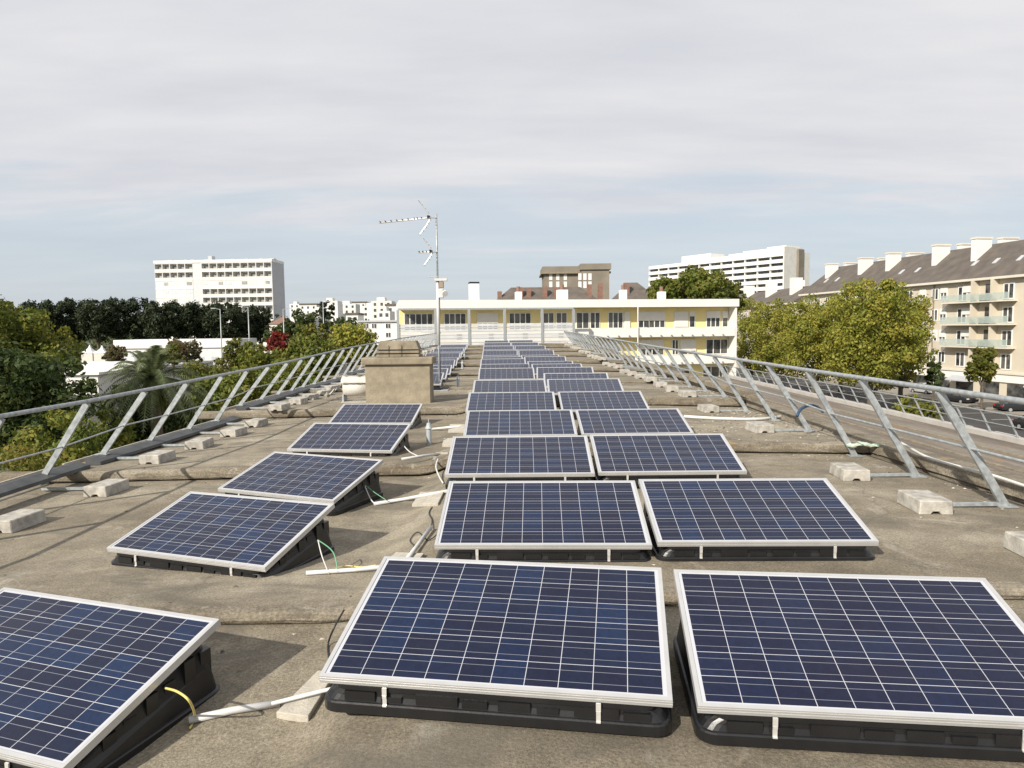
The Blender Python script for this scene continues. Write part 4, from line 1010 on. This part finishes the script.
# ------------------------------------------------------------------ street lamps
def lamp(px, ptop, Y, label, arm=1):
    t = thing('street_lamp', label, 'street lamp', (X(px, Y), Y, GZ), 0, 'tall pale street lamps on the left')
    h = Z(ptop, Y, px) - GZ
    MB().tube([(0, 0, 0), (0, 0, h)], .16, 8, r1=.09).build('pole', M['rail_metal'], t, smooth=True)
    mb = MB(); mb.tube([(0, 0, h - .1), (arm * 1.2, 0, h + .15)], .06, 6); mb.box(min(arm*.9, arm*1.9), max(arm*.9, arm*1.9), -.2, .2, h + .08, h + .24); mb.build('lamp_head', M['rail_metal'], t)
lamp(220.5, 309, 150, 'tall pale street lamp, leftmost of those by the white shed', -1)
lamp(248.5, 307, 140, 'tall pale street lamp second from left, by the dark trees', -1)
lamp(283.5, 309, 150, 'pale street lamp rising behind the red tree', 1)
lamp(323.5, 302, 170, 'pale street lamp before the hillside houses', 1)

# ------------------------------------------------------------------ trees
def leaf_cloud(name, mat, parent, blobs, n, size, seed, elong=1.0, shell=.55):
    r = np.random.default_rng(seed)
    vol = np.array([b[3] ** 2 for b in blobs]); pick = r.choice(len(blobs), n, p=vol / vol.sum())
    B = np.array([[b[0], b[1], b[2], b[3]] for b in blobs])[pick]
    d = r.normal(size=(n, 3)); d /= np.linalg.norm(d, axis=1)[:, None]
    rad = B[:, 3] * (shell + (1 - shell) * r.random(n)) * (1 + .10 * r.normal(size=n))
    c = B[:, :3] + d * rad[:, None] * np.array([1, 1, .88])
    a = r.normal(size=(n, 3)) * .8 + d * 1.1; a /= np.linalg.norm(a, axis=1)[:, None]    # leaf normal, biased outwards
    u = np.cross(a, r.normal(size=(n, 3))); u /= np.linalg.norm(u, axis=1)[:, None]; w = np.cross(a, u)
    s = size * (.55 + .9 * r.random(n))[:, None]
    V = np.empty((n, 4, 3)); V[:, 0] = c - u * s * elong; V[:, 1] = c + w * s * .55; V[:, 2] = c + u * s * elong; V[:, 3] = c - w * s * .55
    me = bpy.data.meshes.new(name); me.vertices.add(n * 4); me.vertices.foreach_set('co', V.reshape(-1)); me.loops.add(n * 4); me.loops.foreach_set('vertex_index', np.arange(n * 4))
    me.polygons.add(n); me.polygons.foreach_set('loop_start', np.arange(n) * 4); me.polygons.foreach_set('loop_total', np.full(n, 4)); me.update(calc_edges=True)
    me.materials.append(L[mat]); o = bpy.data.objects.new(name, me); C.objects.link(o); o.parent = parent; return o
def tree(label, x, y, ztop, rx, mat, n, size, seed, zbot=None, name='broadleaf_tree', group=None, lobes=14, ground=GZ, cat='tree', trunk=True, shell=.55):
    """crown of many leaf clumps between zbot and ztop, radius rx, trunk from the ground"""
    t = thing(name, label, cat, (x, y, ground), 0, group); r = random.Random(seed)
    H_ = ztop - ground; zb = (zbot if zbot is not None else ztop - rx * 2) - ground; cz = (H_ + zb) / 2; rz = (H_ - zb) / 2
    blobs = []
    for k in range(lobes):
        th = k * 2.399 + r.uniform(-.4, .4); v = -1 + 2 * (k + .5) / lobes; q = math.sqrt(max(0, 1 - v * v * .9)) * r.uniform(.42, .78)
        br = rx * r.uniform(.24, .42)
        bz = cz + v * (rz - br * .75)
        blobs.append((math.cos(th) * rx * q, math.sin(th) * rx * q, bz, br))
    for k in range(max(2, lobes // 3)): blobs.append((r.uniform(-.3, .3) * rx, r.uniform(-.3, .3) * rx, cz + r.uniform(-.5, .4) * rz, rx * .42))
    for k in range(lobes): # small outliers make the outline uneven
        th = r.uniform(0, 6.28); v = r.uniform(-.8, 1); q = math.sqrt(1 - v * v * .9) * r.uniform(.8, 1.0)
        blobs.append((math.cos(th) * rx * q, math.sin(th) * rx * q, cz + v * rz * .93, rx * r.uniform(.10, .18)))
    leaf_cloud('crown', mat, t, blobs, n, size, seed, shell=shell)
    if trunk:
        mb = MB(); tr = max(.12, H_ * .022); top = max(zb + rz * .5, 1)
        mb.tube([(0, 0, -.1), (r.uniform(-.1, .1), r.uniform(-.1, .1), top * .5), (r.uniform(-.2, .2), r.uniform(-.2, .2), top)], tr, 8, r1=tr * .6)
        for b in blobs[:7]: mb.tube([(0, 0, max(.5, zb * .8)), (b[0] * .5, b[1] * .5, (zb + b[2]) / 2 + .2), (b[0], b[1], b[2])], tr * .45, 5, r1=tr * .12)
        mb.build('trunk', M['bark'], t)
    return t
def pt(px, Y): return X(px, Y), Y
# right street plane trees
for i, (px, Y, top, rpx, bot, n, lab) in enumerate([
    (872, 70, 276, 50, 392, 15000, 'large yellowing plane tree in front of the cream building, nearest of the row'),
    (903, 77, 290, 33, 386, 7000, 'yellowing plane tree right behind the nearest one, right side'),
    (815, 82, 294, 40, 384, 10000, 'yellowing plane tree left of the largest one'),
    (776, 94, 299, 32, 380, 8000, 'yellow green plane tree right of the yellow building'),
    (752, 108, 296, 22, 374, 5000, 'yellow green plane tree just behind corner of yellow building'),
    (842, 96, 292, 30, 370, 6000, 'plane tree behind the row, before the slate roof')]):
    x, y = pt(px, Y); tree(lab, x, y, Z(top, Y, px), rpx / FPX * Y, 'plane', int(n * 2.1), .145, 40 + i, Z(bot, Y, px), 'plane_tree', 'plane trees along the right street', 20)
for i, (px, Y, top, rpx, bot, n, lab) in enumerate([
    (702, 92, 267, 34, 312, 7000, 'green leafy tree above the yellow building roof, right part'),
    (665, 92, 276, 22, 312, 4000, 'green leafy tree above the yellow building roof, left part'),
    (728, 96, 280, 18, 318, 3000, 'small green tree at right end behind the yellow building')]):
    x, y = pt(px, Y); tree(lab, x, y, Z(top, Y, px), rpx / FPX * Y, 'green', n, .24, 60 + i, Z(bot, Y, px), 'broadleaf_tree', 'green trees behind the yellow building', 16)
x, y = pt(985, 74); tree('small street tree in front of the cream building balconies', x, y, Z(347, 74, 985), 17 / FPX * 74, 'autumn', 2200, .20, 71, Z(384, 74, 985), lobes=12)
x, y = pt(936, 70); tree('small dark conifer in front of the shops', x, y, Z(361, 70, 936), 9 / FPX * 70, 'dark', 1500, .18, 72, Z(391, 70, 936), 'conifer', lobes=10)
x, y = pt(921, 47); 
for i, (px, py, Y) in enumerate([(912, 395, 42), (929, 401, 40)]):
    zt = Z(py, Y, px); xx, yy = pt(px, Y)
    tree(['yellow green bush left, beyond the lower wing rail', 'yellow green bush with orange leaves, beyond the lower wing rail'][i], xx, yy, zt, .95, ['yellowgreen', 'autumn'][i], 900, .12, 80 + i, zt - 1.8, 'bush', lobes=8)
# left trees
for i, (px, Y, top, rpx, bot, mat, n, size, lab) in enumerate([
    (2, 34, 293, 62, 420, 'yellowgreen', 20000, .11, 'tall yellow topped tree at the left edge of the picture'),
    (12, 27, 343, 74, 470, 'dark', 22000, .105, 'dense dark green tree at the left edge, before the yellow topped tree'),
    (-30, 38, 300, 50, 430, 'green', 6000, .15, 'green tree cut by the left edge of the picture'),
    (60, 22, 405, 48, 520, 'yellowgreen', 6000, .075, 'young yellow green tree just beyond the left guard rail'),
    (14, 17.5, 440, 52, 540, 'autumn', 4500, .06, 'low yellowing bush at the left edge under the guard rail'),
    (108, 30, 408, 26, 480, 'yellowgreen', 2500, .09, 'small yellow green bush left of the palm'),
    (165, 45, 398, 52, 470, 'dark', 9000, .13, 'dark bushy tree beneath the palm crown'),
    (120, 44, 382, 26, 460, 'dark', 4000, .13, 'dark bush left under the palm'),
    (208, 52, 374, 34, 450, 'green', 5000, .16, 'green bush right of the palm'),
    (243, 62, 364, 34, 430, 'yellowgreen', 5000, .18, 'yellow green bush beneath the street lamps'),
    (205, 100, 358, 30, 395, 'autumn', 3000, .25, 'yellowing bush behind the palm, before the white shed'),
    (285, 74, 357, 34, 420, 'green', 5000, .2, 'green bush beneath the red tree'),
    (262, 110, 346, 26, 380, 'yellowgreen', 2600, .28, 'yellow green bush just left of the red tree'),
    (315, 92, 335, 32, 385, 'green', 6000, .25, 'round green tree left of the villa, nearer one'),
    (312, 106, 324, 24, 372, 'autumn', 4000, .28, 'round yellowing tree left of the villa, farther left'),
    (350, 104, 322, 28, 368, 'plane', 5000, .27, 'round yellow green tree just left of the villa'),
    (278, 115, 330, 14, 362, 'red', 2200, .26, 'bright red autumn tree among green bushes'),
    (113, 150, 344, 12, 366, 'purple', 1200, .35, 'small dark purple tree right of the white tents'),
    (181, 140, 338, 20, 366, 'purple', 2500, .33, 'purple leaved tree just right of the palm'),
    (171, 125, 343, 10, 366, 'autumn', 900, .3, 'small yellowing tree touching the purple one'),
    (238, 130, 338, 16, 372, 'autumn', 2200, .3, 'reddish green tree at right end of the white shed'),
    (252, 120, 341, 14, 372, 'green', 1600, .3, 'green tree right of the white shed'),
    (303, 240, 309, 18, 342, 'dark', 2400, .5, 'dark round tree before the hillside, left'),
    (326, 250, 300, 10, 338, 'pine', 1500, .5, 'tall dark pointed tree before the hillside'),
    (344, 230, 316, 16, 342, 'dark', 1700, .5, 'dark round tree before the hillside, right'),
    (290, 215, 318, 14, 346, 'dark', 1700, .45, 'dark tree beside the red roofed house'),
    (365, 200, 320, 14, 342, 'green', 1500, .4, 'green tree behind the villa'),
    (276, 190, 325, 12, 350, 'dark', 1500, .4, 'dark tree under the white tower')]):
    x, y = pt(px, Y); tree(lab, x, y, Z(top, Y, px), rpx / FPX * Y, mat, n, size, 100 + i, Z(bot, Y, px), 'broadleaf_tree' if 'bush' not in lab else 'bush', None, 16 if n > 3000 else 10, cat='tree' if 'bush' not in lab else 'bush')
tops = [(36, 300), (54, 298), (75, 297), (97, 298), (118, 296), (139, 297), (160, 300), (181, 299), (202, 301), (223, 300), (243, 303), (260, 305), (16, 300), (-8, 298)]
for i, (px, tp) in enumerate(tops):
    Y = 250 + (i % 3) * 6; x, y = pt(px, Y)
    tree('%s tree from the left in the row of dark trees below the tower' % ORD[i] if i < 12 else ('dark tree hidden behind the left edge trees, %s' % ['right one', 'left one'][i - 12]), x, y, Z(tp, Y, px), 19 / FPX * Y, 'pine', 8500, .42, 300 + i, Z(343, Y, px), 'evergreen_tree', 'row of dark evergreen trees', 18, shell=.25)
# hillside woods: one mass nobody could count
r = np.random.default_rng(5); bl = []
for k in range(420):
    Y = r.uniform(345, 620); px = r.uniform(-60, 470); bl.append((X(px, Y), Y, GZ + 26 * min(1, (Y - 330) / 800 * 1.6) ** 1.1 + 3, r.uniform(4, 7)))
w = leaf_cloud('hillside_woods', 'dark', None, bl, 22000, .9, 6); w['kind'] = 'stuff'; w['label'] = 'dark green woods on the far hillside between white houses'; w['category'] = 'woods'

# palm
py_ = 42; pxx = X(150, py_); pz = Z(377, py_, 150)
palm = thing('palm_tree', 'feathery date palm rising behind the left guard rail', 'tree', (pxx, py_, GZ))
MB().tube([(0, 0, 0), (.1, 0, (pz - GZ) * .5), (0, 0, pz - GZ)], .36, 12, r1=.30).build('trunk', M['bark'], palm)
fr = MB(); r6 = random.Random(11)
for k in range(84):
    th = k * 2.399; el = R_(r6.uniform(-28, 82)); Lf = r6.uniform(3.0, 4.1); dirv = Vector((math.cos(th), math.sin(th), 0)); base = Vector((0, 0, pz - GZ)) + dirv * .15
    pts_ = []; 
    for s in range(9):
        t = s / 8; rad = Lf * t * math.cos(el) * (1 - .10 * t); hh = Lf * (t * math.sin(el) - (.55 + .25 * math.cos(el)) * t * t * (1 if el > 0 else .6)) + .25 * t
        pts_.append(base + dirv * (rad + .25 * t) + Vector((0, 0, hh)))
    side = dirv.cross(Vector((0, 0, 1)))
    for s in range(1, 9):
        for q in (0, .33, .66):
            a = pts_[s - 1].lerp(pts_[s], q); d = (pts_[s] - pts_[s - 1]).normalized(); ll = .55 * math.sin(math.pi * min(1, .18 + .8 * (s - 1 + q) / 8)) + .08
            for sg in (-1, 1):
                tip = a + side * sg * ll * .8 + d * ll * .55 - Vector((0, 0, ll * .30)) ; w_ = d * .05
                fr.add([a - w_, a + w_, tip], [(0, 1, 2)])
    for s in range(8):
        a, b = pts_[s], pts_[s + 1]; fr.add([a - side * .025, a + side * .025, b + side * .02, b - side * .02], [(0, 1, 2, 3)])
me_ = fr.build('crown', L['palm'], palm)
skirt = MB()
for k in range(60):
    th = r6.uniform(0, 6.28); z0 = pz - GZ - r6.uniform(.1, .5); l_ = r6.uniform(.8, 1.9); d = Vector((math.cos(th), math.sin(th), 0)); s_ = d.cross(Vector((0, 0, 1))) * .07
    a = Vector((0, 0, z0)) + d * .3; b = a + d * r6.uniform(.3, .9) - Vector((0, 0, l_)); skirt.add([a - s_, a + s_, b + s_ * .5, b - s_ * .5], [(0, 1, 2, 3)])
skirt.build('dry_fronds', L['autumn'], palm)

# ------------------------------------------------------------------ cars
def car_mesh(paint):
    root = thing('parked_car', '', 'car')
    side = [(-2.1, .35), (-2.12, .62), (-1.95, .80), (-1.15, .92), (-.55, 1.36), (-.2, 1.44), (.85, 1.42), (1.45, 1.02), (1.95, .92), (2.1, .62), (2.08, .32)]
    lower = [(-2.1, .30), (-2.13, .62), (-1.98, .82), (-1.15, .93), (1.52, .99), (1.98, .90), (2.12, .60), (2.08, .30)]
    b = MB(); b.prism(lower, 1, -.84, .84); body = b.build('body', M[paint], root, bevel=.06, seg=2, smooth=True)
    cab = [(-1.18, .92), (-.56, 1.36), (-.2, 1.45), (.85, 1.43), (1.5, .98)]
    g = MB(); n = len(cab)
    for s in (-1, 1):
        for (x, z) in cab: k = (z - .92) / .53; g.v.append((x, s * (.80 - .17 * k), z))
    g.f = [tuple(range(n)), tuple(range(n, 2*n))[::-1]] + [(i, (i+1)%n, n+(i+1)%n, n+i) for i in range(n)]; g.m = [0] * len(g.f); g.build('cabin_glass', M['glass'], root)
    t = MB(); t.add([(-.58, -.66, 1.372), (-.2, -.635, 1.462), (.87, -.64, 1.445), (.87, .64, 1.445), (-.2, .635, 1.462), (-.58, .66, 1.372), ], [(0, 1, 4, 5), (1, 2, 3, 4)])
    for s in (-1, 1):
        for (xa, za, xb, zb) in ((-1.18, .93, -.56, 1.38), (.12, .95, .15, 1.45), (1.5, .99, .87, 1.44)):
            ya, yb2 = s * (.81 - .17 * (za - .92) / .53), s * (.81 - .17 * (zb - .92) / .53); t.bar((xa, ya, za), (xb, yb2, zb), .06, .05)
    t.build('roof', M[paint], root)
    for x in (-1.3, 1.3):
        for s in (-1, 1):
            w = MB(); w.tube([(x, s * .70, .32), (x, s * .86, .32)], .32, 16); wo_ = w.build('wheel', M['black'], root); MB().tube([(x, s * .85, .32), (x, s * .875, .32)], .18, 12).build('rim', M['steel'], wo_)
    for s in (-1, 1):
        MB().box(-2.12, -2.0, s * .62 - .16, s * .62 + .16, .60, .74).build('headlight', M['pvc'], root); MB().box(2.0, 2.13, s * .66 - .12, s * .66 + .12, .62, .82).build('tail_light', plain('tail_red', (.35, .02, .02), .3), root)
    return root
for nm, c in (('car_dark', (.02, .022, .026)), ('car_silver', (.42, .43, .44)), ('car_white', (.72, .72, .71)), ('car_blue', (.06, .11, .24)), ('car_red', (.22, .02, .02))): M[nm] = plain(nm, c, .25, .04, 1, .1)
protos = {k: car_mesh(k) for k in ('car_dark', 'car_silver', 'car_white', 'car_blue')}
used_proto = set()
def car(kind, x, y, rz, label, group):
    if kind in used_proto: t = copy_tree(protos[kind])
    else: t = protos[kind]; used_proto.add(kind)
    t.location = (x, y, GZ + .01); t.rotation_euler = (0, 0, rz); t['label'] = label; t['group'] = group
cn = {'car_dark': 'black', 'car_silver': 'silver', 'car_white': 'white', 'car_blue': 'dark blue'}
kinds = ['car_silver', 'car_dark', 'car_white', 'car_silver', 'car_blue', 'car_dark', 'car_silver', 'car_white']
cc = {}
for row in range(3):
    for k in range(7):
        kd = kinds[(k * 3 + row * 5) % 8]; Y = 98 + row * 15; x = -43.5 + k * 2.75 - row * 5
        car(kd, x, Y + rnd.uniform(-.3, .3), R_(90 + rnd.uniform(-2, 2)), '%s car, %s from the left in the %s row of the left car park' % (cn[kd], ORD[k], ['nearest', 'middle', 'farthest'][row]), 'cars in the car park beyond the left rail')
# right street cars
for i, (px, py, kd, rz, lab) in enumerate([
    (1018, 412, 'car_dark', 176, 'black car at the right edge below the shops'), (958, 403, 'car_dark', 100, 'black car parked behind the rail post, before the shops'),
    (1040, 432, 'car_dark', 95, 'black car nearest the camera at the right edge'), (925, 394, 'car_silver', 97, 'silver car left of the black car before the shops'),
    (903, 388, 'car_dark', 97, 'dark car under the largest plane tree'), (880, 383, 'car_silver', 97, 'silver car under the largest plane tree, left side'),
    (860, 379, 'car_dark', 97, 'dark car beneath the plane tree row, middle'), (840, 376, 'car_white', 97, 'white car beneath the plane tree row'),
    (815, 373, 'car_dark', 97, 'dark car farther along under the plane trees'), (795, 370, 'car_dark', 97, 'farthest dark car under the plane trees')]):
    p = at(px, py, z=GZ); car(kd, p.x, p.y, R_(rz), lab, 'cars parked on the right street')
for k_, pr_ in protos.items():
    if k_ not in used_proto: discard(pr_)
